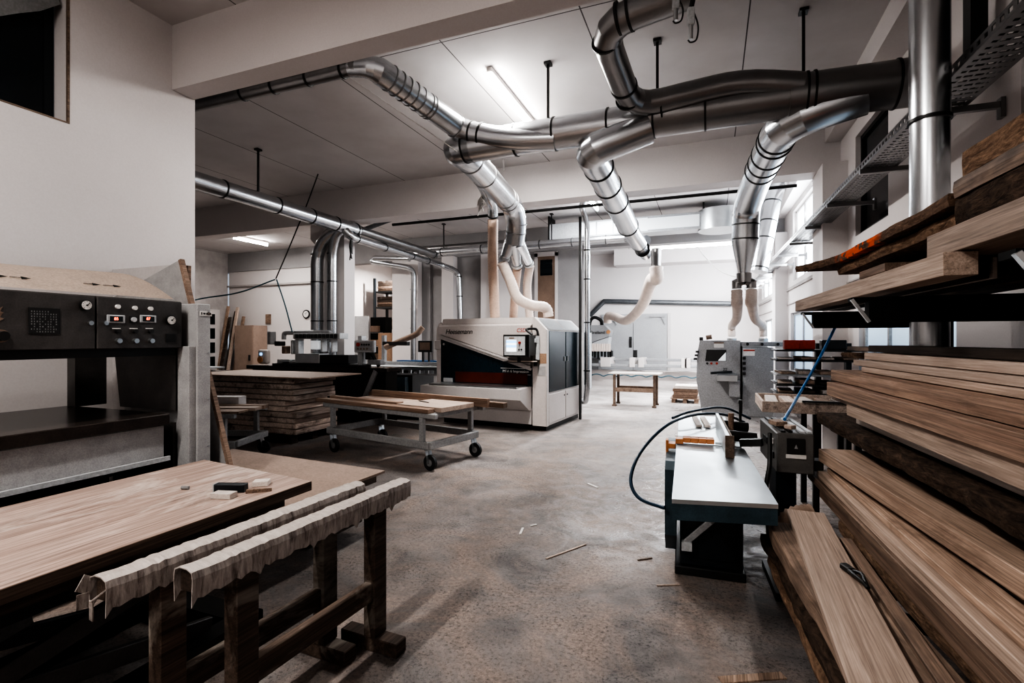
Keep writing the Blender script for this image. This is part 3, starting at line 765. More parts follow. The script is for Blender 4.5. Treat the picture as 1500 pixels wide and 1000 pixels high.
b = MB(); b.prism([(-.70,1.126),(-.07,1.126),(-.07,zb+.3),(-.82,zb+.3)], 'y', yE+.0, yE+.004); b.rng((-.75,yE-.02,0),(-.07,yE+.004,1.04)); b.build('side_plate', 'press_dark', PR)
ca, cb = P(110,560,x=XF-1.0).y-1.4, P(156,560,x=XF-1.0).y-1.4
MB().rng((-1.1,ca,1.126),(-1.0,cb,zt)).build('rear_column', 'press_dark', PR)
# right-hand end column
ya, yb = pf(267,445)[0]+.005, 2.73-1.4+.02
b = MB(); b.rng((-.06,ya,0),(.06,ya+.055,1.60),.004); b.rng((-.75,ya+.055,0),(.075,yb,1.915),.006); b.build('end_column', 'press_grey', PR)
for z in (.55,.85,1.2,1.55,1.86):
    MB().disc((.075,yb-.02,z), (1,0,0), .008, .006, 10).build('rivet', 'machine_grey', PR)
st = MB().rng((.075,ya+.075,1.825),(.079,ya+.17,1.862)).build('sticker', 'paper', PR)
b = MB(); b.rng((.079,ya+.083,1.834),(.081,ya+.09,1.853)); b.build('letter', 'black', st)
b = MB(); hp = []
for k in range(20):
    a = 2*PI*k/20; hp.append((ya+.108+.0085*16*math.sin(a)**3/16, 1.843+.0085*(13*math.cos(a)-5*math.cos(2*a)-2*math.cos(3*a)-math.cos(4*a))/16))
b.prism(hp, 'x', .079, .081); b.build('heart', 'black', st)
b = MB(); b.prism([(ya+.144+.02*math.cos(2*PI*k/20), 1.843+.011*math.sin(2*PI*k/20)) for k in range(20)], 'x', .079, .081); b.build('oval_emblem', 'black', st)
b = MB(); b.prism([(ya+.144+.013*math.cos(2*PI*k/20), 1.843+.005*math.sin(2*PI*k/20)) for k in range(20)], 'x', .081, .082); b.build('oval_emblem', 'brown_door', st)
# dials and switches
def dial(px, py, r, par, x=.004):
    y, z = pf(px, py); b = MB(); b.disc((x,y,z), (1,0,0), r, .02); o = b.build('gauge', 'black', par)
    MB().disc((x+.02,y,z), (1,0,0), r*.84, .003).build('gauge_face', 'paper', o)
    b = MB(); b.bar((x+.024,y,z), (x+.024,y+r*.5,z+r*.45), .004, .003); b.disc((x+.022,y,z), (1,0,0), r*.16, .006, 12)
    for k in range(9):
        a = PI*(-.25+1.5*k/8); b.bar((x+.0235,y+r*.62*math.cos(a),z+r*.62*math.sin(a)), (x+.0235,y+r*.76*math.cos(a),z+r*.76*math.sin(a)), .003, .002)
    b.build('needle', 'black', o)
dial(123.5,447,.032,PR); dial(248,469,.034,cabd)
for px in (171,196,219):
    y, z = pf(px, {171:449,196:451,219:452}[px]); MB().disc((.004,y,z),(1,0,0),.014,.016,16).build('indicator_lamp', 'paper', cabd)
for px in (169,216):
    y, z = pf(px, 467); py_, zz = pf(px,468)
    f = MB().rng((.004,y-.055,z-.026),(.01,y+.055,z+.026),.003).build('display', 'machine_light', cabd)
    MB().rng((.01,y-.038,z-.017),(.013,y+.038,z+.017)).build('display_window', 'blue_dark', f)
    lettering('digits', '85' if px == 169 else '87', .026, 'led_red', f, (.0135,y-.002,z), (PI/2,0,PI/2), .0005)
y, z = pf(194,468); k = MB().rng((.004,y-.022,z-.022),(.009,y+.022,z+.022)).build('selector', 'black', cabd); MB().disc((.009,y,z),(1,0,0),.016,.014,16).build('knob', 'machine_light', k)
for px in (171,196,219):
    y, z = pf(px, 485); MB().disc((.004,y,z),(1,0,0),.015,.022,14).build('switch', 'black', cabd)
    y, z = pf(px, 499); MB().disc((.004,y,z),(1,0,0),.016,.03,14).build('push_button', 'steel', cabd)
    y, z = pf(px-1, 481); MB().rng((.004,y-.025,z-.003),(.006,y+.025,z+.003)).build('name_strip', 'paper', cabd)
y, z = pf(249,495); MB().rng((.004,y-.034,z-.03),(.01,y+.034,z+.03)).build('socket', 'black', cabd)
for px, par in ((132,PR),(154,cabd)):
    y, z = pf(px,473); MB().disc((.0,y,z),(1,0,0),.014,.016,14).build('lock', 'steel', par)
y, z = pf(65,470)
pl = MB().rng((0,y-.075,z-.075),(.004,y+.075,z+.075)).build('data_plate', 'black', PR)
b = MB(); random.seed(2)
for r in range(9):
    for c in range(10):
        if random.random() < .85: b.rng((.004,y-.064+c*.013,z-.066+r*.0145),(.0045,y-.064+c*.013+.003+random.random()*.003,z-.066+r*.0145+.008))
b.build('plate_marking', 'plastic_grey', pl)
y, z = pf(0,492); es = MB().disc((0,y,z),(1,0,0),.036,.012).build('emergency_stop', 'brown_door', PR); MB().disc((.012,y,z),(1,0,0),.026,.03).build('mushroom_button', 'black', es)
b = MB(); y, z = pf(-3,462)
for dz in (.02,-.012): b.prism([(y-.02,z+dz),(y+.02,z+dz+.03),(y+.008,z+dz+.004),(y+.024,z+dz-.004),(y-.012,z+dz-.03),(y,z+dz-.004)], 'x', 0, .003)
b.build('warning_mark', 'brown_door', PR)
# cardboard sheet on the press
CBM = thing('cardboard_sheet', 'curved pale cardboard sheet with printed arrows lying on the hot press', 'cardboard', (XF,1.4,zt))
vs = []; fs = []; n = 8; m = 24
yl, yr = -2.4, pf(268,440)[0]-.06
def sheet(u, v): # u across 0..1 (front to back) v along
    yy = yl+(yr-yl)*v; edge = 1-.35*max(0,(v-.85)/.15)*u
    jag = .03*math.sin(v*90)*u*(1 if v > .93 else 0)
    return V((-.01-.55*u*edge, yy-.16*u*u*(1 if v > .9 else v)+jag, .014+.19*math.sin(u*PI*.46)-.0*v))
for i in range(n+1):
    for j in range(m+1): vs.append(sheet(i/n, j/m))
for i in range(n):
    for j in range(m): fs.append((i*(m+1)+j, i*(m+1)+j+1, (i+1)*(m+1)+j+1, (i+1)*(m+1)+j))
b = MB(); b._faces(vs, fs, True)
bmesh.ops.solidify(b.bm, geom=b.bm.faces[:], thickness=.008)
b.build('sheet', 'cardboard', CBM)
for (pa, pb_) in (((22,416),(48,417)),((4,412),(13,413)),((130,424),(150,426)),((158,427),(180,428))):
    b = MB(); A = P(*pa, x=XF-.1); B = P(*pb_, x=XF-.1)
    ya_, yb_ = A.y-1.4, B.y-1.4
    vA = (ya_-yl)/(yr-yl); vB = (yb_-yl)/(yr-yl); a, c = sheet(.24,vA)+V((.004,0,.006)), sheet(.24,vB)+V((.004,0,.006))
    b.bar(a, c, .005, .003); dd = (c-a).normalized(); up = V((-.5,0,.6)).normalized()
    b._faces([c+dd*.02, c-dd*.03+up*.011, c-dd*.03-up*.011], [(0,1,2)])
    b.build('printed_arrow', 'black', CBM)
# boards leaning beyond the press
def slab(name, label, cat, mat, y, poly, th, edge=None, group=None):
    """upright sheet: polygon (x,z) in the plane y, thickness th"""
    b = MB(); b.prism(poly, 'y', y, y+th); o = solo(name, b, mat, label, cat, group); return o
def rect(x, z, w, h, ang):
    c, s = math.cos(ang), math.sin(ang); return [(x+a*c-b_*s, z+a*s+b_*c) for a, b_ in ((0,0),(w,0),(w,h),(0,h))]
a18 = math.radians(18.5)
BL = thing('chipboard_sheet', 'grey chipboard sheet with brown edge leaning past the end of the hot press', 'board', (-3.5,2.86,0))
b = MB(); b.prism([(x+3.5, z) for x, z in rect(-4.25,.005,.95,2.1,a18)], 'y', 0, .02); b.build('face', 'fibre_face', BL)
e = rect(-4.25,.005,.95,2.1,a18)
b = MB(); b.bar((e[1][0]+3.5,.011,e[1][1]), (e[2][0]+3.5,.011,e[2][1]), .03, .035, (0,1,0)); b.build('edge_strip', 'red_wood', BL)
q = [P(148,396,y=3.05), P(262,387,y=3.05), P(275,400,y=3.05), P(284,440,y=3.05)]
slab('panel', 'pale rounded panel standing tallest behind the hot press', 'panel', 'white_panel', 3.05, [(-5.19,.004),(-5.19,q[0].z),(q[1].x,q[1].z),(q[2].x-.02,q[2].z+.02),(q[2].x,q[2].z-.05),(q[2].x+.08,1.0),(q[2].x+.1,.004)], .03)
q = P(265,390,y=3.0); slab('plank', 'narrow orange-brown plank upright at the right of the pale rounded panel', 'plank', 'red_wood', 2.93, rect(-4.2,.004,.09,2.26,.02)[:2]+[(-4.02,2.26),(-4.13,2.27)], .03)
q0, q1 = P(196,413,y=2.88), P(250,440,y=2.88)
slab('plywood_board', 'brown plywood board with slanted side showing above the hot press', 'board', 'oak', 2.9, [(q0.x,1.2),(q0.x,q0.z-.05),(q0.x+.1,q0.z),(P(248,411,y=2.88).x,P(248,411,y=2.88).z),(q1.x,1.2)], .018)
bpy.data.objects['plywood_board'].location.z = 0; 
for v in bpy.data.objects['plywood_board'].data.vertices:
    if v.co.z > .15: v.co.z += 1.2
slab('plywood_board', 'small brown board piece showing just right of the slanted plywood board', 'board', 'walnut', 2.935, [(P(250,440,y=2.9).x,.004),(P(250,416,y=2.9).x,P(250,416,y=2.9).z),(P(261,416,y=2.9).x,P(261,416,y=2.9).z),(P(261,440,y=2.9).x,.004)], .014) if False else None
# ================================================================ MDF SHEET ON A LOW STACK
zM = .5; a, c = P(340,657,z=zM), P(564,689,z=zM)
LS = thing('low_platform', 'low dark bearer frame carrying the brown fibreboard sheet', 'platform', (-3.4,3.2,0))
for x in (-4.1+3.4, -3.0+3.4):
    MB().rng((x-.05,-.05,0),(x+.05,.6,zM-.125)).build('bearer', 'trestle_wood', LS)
MB().rng((-.9,-.06,zM-.12),(.62,.58,zM-.022)).build('deck', 'edge_wood', LS)
b = MB(); b.prism([(a.x+.0,a.y),(c.x,c.y),(c.x-.05,c.y-1.15),(-3.2,c.y-1.15),(-3.2,3.13),(-4.15,3.13)], 'z', zM-.02, zM)
solo('fibreboard_sheet', b, 'mdf', 'large brown fibreboard sheet lying flat behind the worktable', 'board')
# ================================================================ SCISSOR-LIFT WORKTABLE
TZ = .8
T_ = thing('lift_table', 'scissor lift worktable with thick scuffed wooden top in the left foreground', 'table', (-2.8,1.2,0))
b = MB(); b.prism([(-.62,-2.2),(-.565,-1.6),(-.54,1.355),(.563,1.205),(.548,-.2),(.53,-2.2)], 'z', TZ-.055, TZ); b.build('tabletop', 'worktop', T_)
b = MB(); b.prism([(.565,1.205),(.551,-.2),(.533,-2.2),(.529,-2.2),(.547,-.2),(.561,1.205)], 'z', TZ-.054, TZ-.002); b.build('edge_band', 'edge_wood', T_)
b = MB(); b.rng((-.5,-2.1,TZ-.13),(.46,1.1,TZ-.055)); b.build('under_panel', 'trestle_wood', T_)
b = MB(); b.rng((-.36,-2.0,TZ-.20),(.40,.95,TZ-.13)); b.build('platform', 'black', T_)
b = MB(); b.rng((-.42,-1.9,0),(-.3,1.0,.1)); b.rng((.28,-1.9,0),(.40,1.0,.1)); b.rng((-.42,.85,0),(.4,1.0,.1)); b.rng((-.42,-1.9,0),(.4,-1.75,.1)); b.build('base', 'black', T_)
for s in (-.34,.34):
    for (p, q) in (((s,-1.5,.12),(s,.75,TZ-.23)), ((s*.86,.75,.12),(s*.86,-1.5,TZ-.23))):
        MB().bar(p, q, .035, .085, (0,0,1), .004).build('scissor_arm', 'press_dark', T_)
    b = MB(); b.disc((s*.8,-.375,.345), (1 if s > 0 else -1,0,0), .045, .10, 20); b.build('pivot', 'steel', T_)
MB().cyl((-.3,-1.0,.3),(.3,-1.0,.3),.03).build('cross_shaft', 'steel', T_)
MB().bar((.0,-1.3,.15),(.0,.1,.45),.08,.08).build('lift_cylinder', 'plastic_grey', T_)
# small things on the worktable
def tz(px, py): q = P(px, py, z=TZ); return q.x, q.y, TZ
x, y, z = tz(338,720); 
t = thing('sanding_block', 'dark blue-black box-shaped block on the worktable, largest of the pieces', 'block', (x,y,z), math.radians(20))
b = MB(); b.rng((-.085,-.02,0),(.085,.028,.045),.003); b.build('body', 'blue_dark', t); MB().rng((-.09,-.021,.0),(-.084,.029,.046)).build('end_cap', 'machine_light', t)
x, y, z = tz(331,728); solo('offcut', MB().box((x,y-.012,z+.016),(.115,.06,.03),math.radians(14),.002), 'white_wood', 'white block with orange end in front of the dark box on the worktable', 'offcut')
x, y, z = tz(378,712); solo('offcut', MB().box((x+.005,y+.02,z+.016),(.085,.065,.03),math.radians(34),.002), 'white_wood', 'pale grey block right of the dark box on the worktable', 'offcut')
x, y, z = tz(378,721); 
b = MB(); b.prism([(-.06,-.012),(.07,.0),(-.06,.016)], 'z', 0, .018); o = b.build('wedge', 'red_wood'); o.location = (x,y,z+.001); o.rotation_euler.z = math.radians(38); tag(o, 'small pointed orange-brown wooden wedge near the worktable edge', 'wedge')
x, y, z = tz(271,717); solo('plug', MB().tube([(x-.018,y-.006,z+.011),(x+.02,y+.008,z+.011)],.01,12), 'plastic_grey', 'tiny grey plug lying alone on the worktable', 'plug')
# ================================================================ TRESTLES
def trestle(label, loc, rz):
    t = thing('trestle', label, 'trestle', loc, rz, 'padded trestles beside the worktable'); L = 1.26; H = .84
    b = MB(); b.rng((-.035,-L/2,H-.085),(.035,L/2,H-.012),.006); b.build('rail', 'trestle_wood', t)
    # film-wrapped padding: slightly lumpy sleeve, worn through in one place
    bm = MB(); ring = []; N = 60; prof = [(-.048,-.092),(-.052,-.03),(-.046,-.006),(-.02,.004),(.02,.004),(.046,-.006),(.052,-.03),(.048,-.098)]
    random.seed(int(loc[0]*100)); off = [random.uniform(-.0035,.0035) for _ in range(N+1)]; hang = [random.uniform(-.008,.006)+(.0 if i%13 else -.022) for i in range(N+1)]
    vs = []; fs = []
    for i in range(N+1):
        y = -L/2-.012+(L+.024)*i/N; k = 1+off[i]*4+(.012 if (i//5)%2 else 0)
        for j, (x, z) in enumerate(prof):
            zz = z*k+(hang[i] if j in (0, len(prof)-1) else off[i])
            vs.append((x*k, y, H+zz))
    P_ = len(prof)
    for i in range(N):
        for j in range(P_-1): fs.append((i*P_+j, (i+1)*P_+j, (i+1)*P_+j+1, i*P_+j+1))
    bm._faces(vs, fs, False); bmesh.ops.recalc_face_normals(bm.bm, faces=bm.bm.faces[:]); bmesh.ops.solidify(bm.bm, geom=bm.bm.faces[:], thickness=.004)
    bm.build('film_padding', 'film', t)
    for y in (-L/2+.22, L/2-.24):
        MB().rng((-.037,y-.05,.075),(.037,y+.05,H-.088),.004).build('post', 'trestle_wood', t)
    y = L/2-.24; MB().rng((-.2,y-.045,0),(.17,y+.045,.075),.005).build('foot', 'trestle_wood', t)
    y = -L/2+.22; MB().rng((-.2,y-.045,0),(.17,y+.045,.075),.005).build('foot', 'trestle_wood', t)
    MB().rng((-.022,-L/2+.27,.27),(.022,L/2-.29,.37),.004).build('stretcher', 'trestle_wood', t)
    return t
t1_ = trestle('near trestle with cloudy film wrapped rail and whitish drips on its legs', (-1.70,1.885,0), -.05)
t2_ = copy_tree(t1_); t2_.location = (-1.905,1.735,0); t2_.rotation_euler.z = -.055
t2_['label'] = 'second film wrapped trestle standing between worktable and near trestle'
b = MB(); b.bar((-.05,-.635,.835),(-.045,-.665,.79),.05,.004,(1,0,0)); b.bar((-.04,-.665,.79),(-.035,-.67,.74),.035,.004,(1,0,0)); b.bar((.03,-.635,.80),(.0,-.66,.77),.02,.004); b.bar((.0,-.66,.77),(-.01,-.655,.70),.02,.004,(0,1,0)); b.build('loose_film', 'film', t2_)
for i, (ch) in enumerate([c for c in bpy.data.objects if c.parent == t2_ and c.name.startswith('foot')]): pass
for ch in [c for c in bpy.data.objects if c.parent == t1_ and c.name.startswith('foot')]: pass
for ch in [c for c in bpy.data.objects if c.parent == t2_ and c.name.startswith('foot')]: pass
# ================================================================ TROLLEY WITH BOARDS
TR = thing('trolley', 'grey steel trolley on castors loaded with boards before the wide sander', 'trolley', (-4.17,6.25,0), math.radians(-12.5))
Wd, Ln = .98, 2.02
for s in (-1,1): 
    MB().rng((-Ln/2,s*Wd/2-.03,.27),(Ln/2,s*Wd/2+.03,.36),.006).build('base_rail', 'trolley_grey', TR)
    MB().rng((-Ln/2-.08,s*Wd/2-.03,.66),(Ln/2+.12,s*Wd/2+.03,.72),.006).build('top_rail', 'trolley_grey', TR)
    for e in (-1,1):
        MB().rng((e*(Ln/2-.12)-.035,s*(Wd/2-.0)-.028,.36),(e*(Ln/2-.12)+.035,s*Wd/2+.028,.66),.005).build('post', 'trolley_grey', TR)
        c = MB(); x, y = e*(Ln/2-.06), s*(Wd/2-.03)
        c.rng((x-.04,y-.035,.255),(x+.04,y+.035,.27)); c.bar((x+.01,y-.03,.26),(x+.05,y-.03,.1),.006,.05,(0,1,0)); c.bar((x+.01,y+.03,.26),(x+.05,y+.03,.1),.006,.05,(0,1,0))
        k = c.build('castor', 'steel', TR); MB().tube([(x+.05,y-.02,.1),(x+.05,y+.02,.1)], .098, 28).build('wheel', 'rubber', k)
        MB().tube([(x+.05,y-.023,.1),(x+.05,y+.023,.1)], .045, 16).build('wheel_hub', 'plastic_grey', k)
for e in (-1,1):
    MB().rng((e*Ln/2-.03,-Wd/2,.27),(e*Ln/2+.03,Wd/2,.36),.006).build('base_rail', 'trolley_grey', TR)
    MB().rng((e*(Ln/2)-.03,-Wd/2,.66),(e*(Ln/2)+.03,Wd/2,.72),.006).build('top_rail', 'trolley_grey', TR)
TM = Matrix.LocRotScale(TR.location, TR.rotation_euler, None)
def on_trolley(name, label, lo, hi, mat, rz=0, cat='board'):
    c = V(((lo[0]+hi[0])/2,(lo[1]+hi[1])/2,lo[2])); o = MB().rng((-(hi[0]-lo[0])/2,-(hi[1]-lo[1])/2,0),((hi[0]-lo[0])/2,(hi[1]-lo[1])/2,hi[2]-lo[2]),.003).build(name, mat)
    if hi[0]-lo[0] > hi[1]-lo[1]:
        o.data.transform(Matrix.Rotation(PI/2,4,'Z')); rz += -PI/2
    o.location = TM @ c; o.rotation_euler.z = TR.rotation_euler.z+rz; return tag(o, label, cat)
on_trolley('plank', 'long front plank on the trolley, lying along its near edge', (-1.25,-.53,.722),(1.02,-.40,.775), 'red_wood', cat='plank')
on_trolley('plank', 'shorter raised plank on the left half of the loaded trolley', (-1.15,-.36,.722),(.30,-.24,.80), 'red_wood', cat='plank')
on_trolley('plank', 'tall rear plank along the far edge of the trolley', (-1.05,.36,.722),(1.28,.42,.84), 'red_wood', cat='plank')
on_trolley('plank', 'lower rear plank poking past the right end of the trolley', (-1.2,.43,.722),(1.50,.53,.79), 'red_wood', cat='plank')
on_trolley('panel', 'pale flat panel sunk between the planks on the trolley', (-1.05,-.22,.722),(.25,.34,.745), 'pale_wood', cat='panel')
on_trolley('panel', 'thick pale panel at the right end of the trolley load', (.32,-.37,.722),(1.10,.30,.785), 'pale_wood', cat='panel')
on_trolley('pencil', 'dark thin stick lying on the thick pale panel of the trolley', (.2+.15,-.05,.787),(.62,-.03,.795), 'black', cat='stick', rz=-.3)
# ================================================================ STACK OF PANELS ON A PALLET
PS = V((-5.62,6.55,0))
def pan(lo, hi, label, mat='stack_edge'):
    o = MB().rng((-(hi[0]-lo[0])/2,-(hi[1]-lo[1])/2,0),((hi[0]-lo[0])/2,(hi[1]-lo[1])/2,hi[2]-lo[2]),.002).build('core_panel', mat)
    o.location = ((lo[0]+hi[0])/2,(lo[1]+hi[1])/2,lo[2]); return tag(o, label, 'panel', 'core panels in the tall stack behind the trolley')
pal = thing('pallet', 'dark wooden pallet under the tall stack of core panels', 'pallet', (-7.25,6.7,0))
for y in (-.45,0,.4): MB().rng((-1.1,y-.06,0),(1.1,y+.06,.12)).build('runner', 'dark_wood', pal)
for k in range(6): MB().rng((-1.1+k*.42-.06+.06,-.5,.12),(-1.1+k*.42+.06,.46,.145)).build('deck_board', 'trestle_wood', pal)
random.seed(9); z = .148
names_ = ['bottom','second from bottom','third from bottom','fourth from bottom','fifth from bottom','sixth from bottom','seventh from bottom','eighth from bottom','ninth from bottom','tenth from bottom']
for k in range(10):
    h = .077; dx = random.uniform(-.05,.03) + (.06 if k < 4 else -.12 if k in (4,5) else 0); dy = random.uniform(-.03,.03)
    pan((-8.4,6.2+dy,z),(-6.12+dx,7.15+dy,z+h), 'thick rough-edged core panel, %s of the tall stack' % names_[k]); z += h+.012
o = pan((-8.5,6.12,z),(-5.72,7.35,z+.022), 'thin smooth brown cover sheet on top of the core panel stack', 'mdf')
# ================================================================ LEFT CART
C_ = thing('cart', 'pale grey cart on castors half hidden behind the leaning chipboard', 'trolley', (-6.72,4.95,0), math.radians(20))
Lc, Wc = 1.7, .8
for s in (-1,1):
    MB().rng((-Lc/2,s*Wc/2-.03,.24),(Lc/2,s*Wc/2+.03,.32),.005).build('base_rail', 'machine_light', C_)
    MB().rng((-Lc/2,s*Wc/2-.03,.62),(Lc/2,s*Wc/2+.03,.68),.005).build('top_rail', 'trolley_grey', C_)
    for e in (-1,1):
        MB().rng((e*(Lc/2-.15)-.03,s*Wc/2-.028,.32),(e*(Lc/2-.15)+.03,s*Wc/2+.028,.62)).build('post', 'trolley_grey', C_)
        x, y = e*(Lc/2-.06), s*(Wc/2-.03); c = MB(); c.rng((x-.04,y-.035,.225),(x+.04,y+.035,.24)); c.bar((x,y-.03,.23),(x+.04,y-.03,.09),.006,.05,(0,1,0)); c.bar((x,y+.03,.23),(x+.04,y+.03,.09),.006,.05,(0,1,0))
        k = c.build('castor', 'steel', C_); MB().tube([(x+.04,y-.02,.09),(x+.04,y+.02,.09)], .088, 24).build('wheel', 'rubber', k)
for e in (-1,1): MB().rng((e*Lc/2-.03,-Wc/2,.24),(e*Lc/2+.03,Wc/2,.32),.005).build('base_rail', 'machine_light', C_)
TM = Matrix.LocRotScale(C_.location, C_.rotation_euler, None); TR = C_
on_trolley('plank', 'front brown plank lying along the near edge of the left cart', (-.95,-.42,.682),(.9,-.18,.71), 'oak', cat='plank')
on_trolley('plank', 'middle brown plank on the left cart under the paper sheet', (-.95,-.16,.682),(.98,.02,.725), 'pale_wood', cat='plank')
on_trolley('plank', 'rear brown plank on the left cart beside the white box', (-.95,.04,.682),(1.0,.18,.735), 'oak', cat='plank')
on_trolley('box', 'long white box lying at the back of the left cart', (-.95,.20,.682),(.55,.40,.83), 'white_panel', cat='box')
o = on_trolley('paper_sheet', 'crinkled white paper sheet with dark marks on the left cart', (-.35,-.30,.728),(.05,.0,.731), 'paper', .2, 'paper')
on_trolley('tool', 'small black tool lying on the long white box', (-.5,.26,.832),(-.2,.33,.86), 'black', .3, 'tool')
# dark low bench at the far left
q = P(300,505,x=-9.5)
BN = thing('bench', 'low dark bench behind the panel stack at far left', 'bench', (-10.6,7.6,0))
MB().rng((-.7,-.5,.9),(.9,.5,.98)).build('bench_top', 'dark_laminate', BN)
for x in (-.6,.8):
    for y in (-.4,.4): MB().rng((x-.04,y-.04,0),(x+.04,y+.04,.9)).build('leg', 'black', BN)
MB().rng((-.7,-.5,1.04),(.9,.3,1.07)).build('upper_board', 'machine_light', BN)
for x in (-.6,.8): MB().rng((x-.02,-.3,.98),(x+.02,-.2,1.04)).build('spacer', 'black', BN)
# things against the far-left walls
for i, (px, h, mt) in enumerate(((327,3.0,'oak'),(331,2.7,'trestle_wood'),(336,2.85,'dark_wood'),(340,2.6,'pale_wood'),(345,2.75,'oak'))):
    q = P(px, 480, y=13.6); h2 = 2.3+.18*i if i%2 else 2.9-.1*i
    o = MB().bar((q.x-.04*(4-i)+.0,13.45-.08*(i%2),0.03),(q.x-.04*(4-i)+.0,13.95-.08*(i%2),h2),.12,.05,(0,1,0)).build('upright_plank', mt)
    tag(o, ('first','second','third','fourth','fifth')[i]+' upright plank, counted from the glazed door, leaning in the dim corner', 'plank', 'planks leaning in the far left corner')
q0, q1 = P(350,477,y=13.8), P(377,530,y=13.8)
CB = thing('cabinet', 'plain grey-brown cabinet against the far left wall', 'cabinet', (q0.x+.2,13.8,0))
MB().rng((0,-.35,0),(q1.x-q0.x,.25,q0.z)).build('carcass', 'mdf', CB); MB().rng((.02,-.37,.05),(q1.x-q0.x-.02,-.35,q0.z-.03)).build('door', 'mdf', CB); MB().rng((q1.x-q0.x-.2,-.39,.9),(q1.x-q0.x-.12,-.37,1.1)).build('lock', 'black', CB)
q = P(449,460,y=14.08); CK = thing('wall_clock', 'small round dark-rimmed clock on the pale far wall', 'clock', (q.x,14.09,q.z))
b = MB(); b.disc((0,0,0),(0,-1,0),.155,.04,28); b.build('rim', 'black', CK); f = MB().disc((0,-.041,0),(0,-1,0),.115,.003,28).build('clock_face', 'paper', CK)
b = MB(); b.bar((0,-.047,0),(.03,-.047,.07),.012,.004,(0,1,0)); b.bar((0,-.047,0),(-.05,-.047,.03),.012,.004,(0,1,0)); b.build('hands', 'black', CK)
q = P(393,467,y=14.08); SWT = MB().rng((q.x-.12,14.06,q.z-.17),(q.x+.12,14.095,q.z+.17)).rng((q.x-.05,14.05,q.z-.1),(q.x+.05,14.06,q.z-.02)); solo('switch_box', SWT, 'walnut', 'small brown switch box on the far left wall', 'switch')
# ================================================================ WIDE BELT SANDER
SA = math.radians(-5)
SD = thing('wide_belt_sander', 'large cream wide belt sander with dark teal panels and small blue screen', 'sanding machine', (-5.07,8.845,0), SA)
SM = Matrix.LocRotScale(SD.location, SD.rotation_euler, None).inverted()
def sf(px, py, ly=0.):
    """photo pixel -> local point on the sander plane y = ly"""
    a = SM @ V((0,0,HC)); b_ = SM @ P(px, py, d=5.); t = (ly-a.y)/(b_.y-a.y); return a.lerp(b_, t)
W_, Dp, Hs = 2.35, 2.0, 2.05
b = MB(); b.prism([(.05,.1),(.05,1.9),(.14,Hs),(2.1,Hs),(W_-.01,1.82),(W_-.01,.1)], 'y', .10, Dp-.02); b.build('body', 'white_paint', SD)
b = MB(); b.rng((.08,.14,0),(W_-.06,Dp-.1,.1)); b.build('plinth', 'black', SD)
b = MB(); b.prism([(2.08,.1),(2.08,Hs-.0),(2.12,Hs),(W_,1.82),(W_,.1)], 'y', 0, .1); b.build('front_post', 'white_paint', SD)
b = MB(); b.prism([(0,.1),(0,1.86),(.07,1.98),(.10,1.98),(.10,.1)], 'y', .0, .1); b.build('front_post', 'white_paint', SD)
b = MB(); b.prism([(.02,Hs-.10),(.11,Hs-.16),(.11,Hs-.02),(.04,Hs)], 'x', .12, 2.08); b.build('top_hood', 'white_paint', SD)
l0, l1 = sf(648,489).z, sf(783,535).z
b = MB(); b.prism([(.10,1.90),(2.06,1.90),(2.06,l1),(.10,l0)], 'y', -.05, .1)
b.prism([(-.05,1.90),(-.05,1.905),(.06,1.965),(.06,1.90)], 'x', .09, 2.07); b.build('front_cover', 'white_paint', SD)
b = MB(); b.bar((.10,-.05,l0-.03),(2.06,-.05,l1-.03),.03,.035,(0,0,1)); b.bar((.10,-.01,l0-.075),(2.06,-.01,l1-.075),.06,.04,(0,0,1)); b.build('cover_lip', 'white_panel', SD)
b = MB(); b.prism([(.10,.80),(.10,l0-.10),(2.08,l1-.08),(2.08,.80)], 'y', .0, .1); b.build('infeed_panel', 'teal_dark', SD)
w0, w1 = sf(667,548), sf(767,562)
b = MB(); b.rng((w0.x,-.006,.83),(w1.x+.08,0,1.03)); b.build('viewing_slot', 'rust_window', SD)
MB().disc((.17,-.0,l0-.2),(0,-1,0),.022,.01,14).build('lock', 'white_panel', SD)
# infeed table
b = MB(); b.prism([(-.48,.78),(.0,.80),(.0,.38),(-.10,.38),(-.48,.60)], 'x', -.04, 2.06); b.build('infeed_table', 'white_panel', SD)
b = MB(); b.rng((.1,-.40,.79),(1.95,.0,.815)); b.build('feed_belt', 'steel', SD)
b = MB(); b.rng((.02,-.02,.12),(2.06,.1,.40)); b.build('lower_panel', 'white_panel', SD)
b = MB(); b.rng((.03,-.03,.40),(2.0,.0,.55)); b.build('kick_recess', 'machine_grey', SD)
# lettering
q = sf(672,486,-.05); lettering('logo_lettering', 'Heesemann', .135, 'black', SD, (q.x,-.053,q.z), (PI/2,0,0), .002, .95, .25)
q = sf(768,487,-.05); lettering('model_lettering', 'CSD', .10, 'red', SD, (q.x-.06,-.053,q.z+.04), (PI/2,0,0), .002, 1., .15)
q = sf(759,544,0); o = lettering('model_lettering', 'MFA 6 Impression', .072, 'paper', SD, (q.x-.05,-.004,q.z), (PI/2,0,0))
for dz in (-.055,.055): MB().rng((q.x-.36,-.004,q.z+dz-.004),(q.x+.25,0,q.z+dz+.004)).build('trim_line', 'paper', SD)
q = sf(657,556,0); MB().rng((q.x-.1,-.03,q.z-.04),(q.x+.1,0,q.z+.04)).build('name_plate', 'machine_light', SD)
q = sf(643,505,0); MB().rng((q.x-.1,-.02,q.z-.09),(q.x+.04,.06,q.z+.09),.01).build('side_bracket', 'white_panel', SD)
